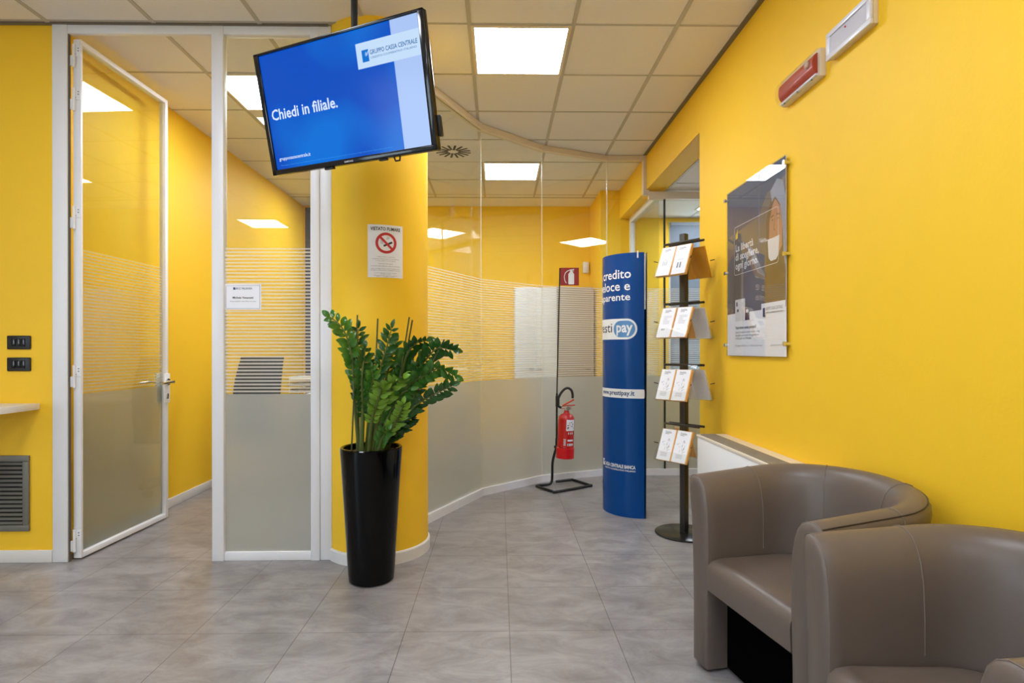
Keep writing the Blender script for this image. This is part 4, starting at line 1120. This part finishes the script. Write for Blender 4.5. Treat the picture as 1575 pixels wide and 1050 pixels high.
# ================================================================== ARMCHAIRS
RU, FRONT, ZS = .305, -.31, .735
def u_path(n_arc=36):
    out = []
    for k in range(9): out.append((Vector((FRONT + (0 - FRONT) * k / 8, -RU)), Vector((0, -1))))
    for k in range(1, n_arc):
        a_ = -PI / 2 + PI * k / n_arc; out.append((Vector((RU * math.cos(a_), RU * math.sin(a_))), Vector((math.cos(a_), math.sin(a_)))))
    for k in range(9): out.append((Vector((0 - (0 - FRONT) * k / 8, RU)), Vector((0, 1))))
    return out
SEC = [(.0, .012), (.0, .25), (.006, .45), (.016, .58), (.030, .655), (.036, .69), (.034, .712), (.022, .730), (.002, .738), (-.022, .736), (-.046, .724), (-.064, .702), (-.076, .67), (-.086, .62), (-.090, .54), (-.090, .45), (-.086, .30), (-.080, .012)]
def armchair(label, loc, rot):
    t = thing('armchair', label, 'armchair', loc, (0, 0, rot), group='taupe leather tub armchairs')
    path = u_path(); b = MB()
    cxs = sum(o for o, z in SEC) / len(SEC)
    def section(p, n_, shrink, push, dvec):
        vs_ = []
        for o, z in SEC:
            oo = cxs + (o - cxs) * shrink; zz = z if shrink == 1 else (.37 + (z - .37) * (1 - (1 - shrink) * .12))
            q = p + n_ * oo + dvec * push; vs_.append(b.bm.verts.new((q.x, q.y, zz)))
        return vs_
    rings = []
    f0 = Vector((-1, 0))
    p, n_ = path[0]
    for sh, pu in ((.45, .020), (.80, .014), (.95, .006)): rings.append(section(p, n_, sh, pu, f0))
    for p, n_ in path: rings.append(section(p, n_, 1, 0, f0))
    p, n_ = path[-1]
    for sh, pu in ((.95, .006), (.80, .014), (.45, .020)): rings.append(section(p, n_, sh, pu, f0))
    m_ = len(SEC)
    for A, B in zip(rings, rings[1:]):
        for j in range(m_): b.bm.faces.new((A[j], A[(j + 1) % m_], B[(j + 1) % m_], B[j]))
    b.bm.faces.new(rings[0]); b.bm.faces.new(rings[-1][::-1])
    b.build('shell', leather, t, smooth=60)
    # seat cushion
    b = MB(); ri = RU - .088
    def plan(ins, fr):
        out = [(fr, -(ri - ins)), ]
        out += [((ri - ins) * math.cos(-PI / 2 + PI * k / 24), (ri - ins) * math.sin(-PI / 2 + PI * k / 24)) for k in range(25)]
        out.append((fr, ri - ins)); return out
    lay = [(.004, FRONT + .010, .305), (.0, FRONT - .008, .317), (.0, FRONT - .012, .385), (.0, FRONT - .008, .405), (.004, FRONT + .012, .423), (.012, FRONT + .045, .434), (.03, FRONT + .09, .440), (.09, FRONT + .16, .443)]
    R2 = [[b.bm.verts.new((x, y, z + (.004 if False else 0))) for x, y in plan(i_, fr)] for i_, fr, z in lay]
    n_ = len(R2[0])
    for A, B in zip(R2, R2[1:]):
        for j in range(n_): b.bm.faces.new((A[j], A[(j + 1) % n_], B[(j + 1) % n_], B[j]))
    b.bm.faces.new(R2[0][::-1]); b.bm.faces.new(R2[-1])
    b.build('seat', leather, t, smooth=50)
    b = MB(); b.prism(plan(.002, FRONT + .09), .02, .302); b.build('under_seat_shade', black_shade, t)  # black block put in as the deep shade below the seat
    # seams
    P = u_path(36); idx = [8, 8 + 13, 8 + 25, 8 + 37]
    for k in idx:
        p, n2 = P[k]; pts = []
        for o, z in SEC[4:-2]: 
            q = p + n2 * (o + (.0008 if o > -.02 else -.0008)); pts.append((q.x, q.y, z + (.0008 if z > .72 else 0)))
        m = MB(); m.tube(pts, .0015, 6); m.build('stitching', thread, t)
    pts = [(p.x + n2.x * .0255, p.y + n2.y * .0255, .7265) for p, n2 in P]
    m = MB(); m.tube(pts, .0022, 6); m.build('piping', seam_dark, t)
    for sg in (-1, 1):
        pts = []
        for o, z in SEC[5:-1]: pts.append((FRONT - .004, sg * (RU + o * .97), z))
        m = MB(); m.tube(pts, .0014, 6); m.build('front_seam', thread, t)
    for sx, sy in ((FRONT + .03, -RU + .042), (FRONT + .03, RU - .042), (.22, -.16), (.22, .16)):
        m = MB(); m.cyl((sx, sy, 0), (sx, sy, .014), .018, n=14); m.build('foot', black_plastic, t)
    # overall proportions: shallower and wider than the U plan, rim rising to the back
    for ch in t.children:
        flat = ch.name.startswith('seat') or ch.name.startswith('under') or ch.name.startswith('foot')
        for v in ch.data.vertices:
            x_, y_, z_ = v.co
            x_ *= .842; y_ *= 1.041
            v.co = (x_, y_, z_ if flat else z_ * (.776 + .053 * (x_ - .3) / .6) / .738)
    return t
armchair('taupe leather tub armchair nearer the convector and leaflet stand', (1.080, 1.937, 0), .189)
armchair('taupe leather tub armchair cut off by the right edge of the photo', (1.075, 1.164, 0), -.038)
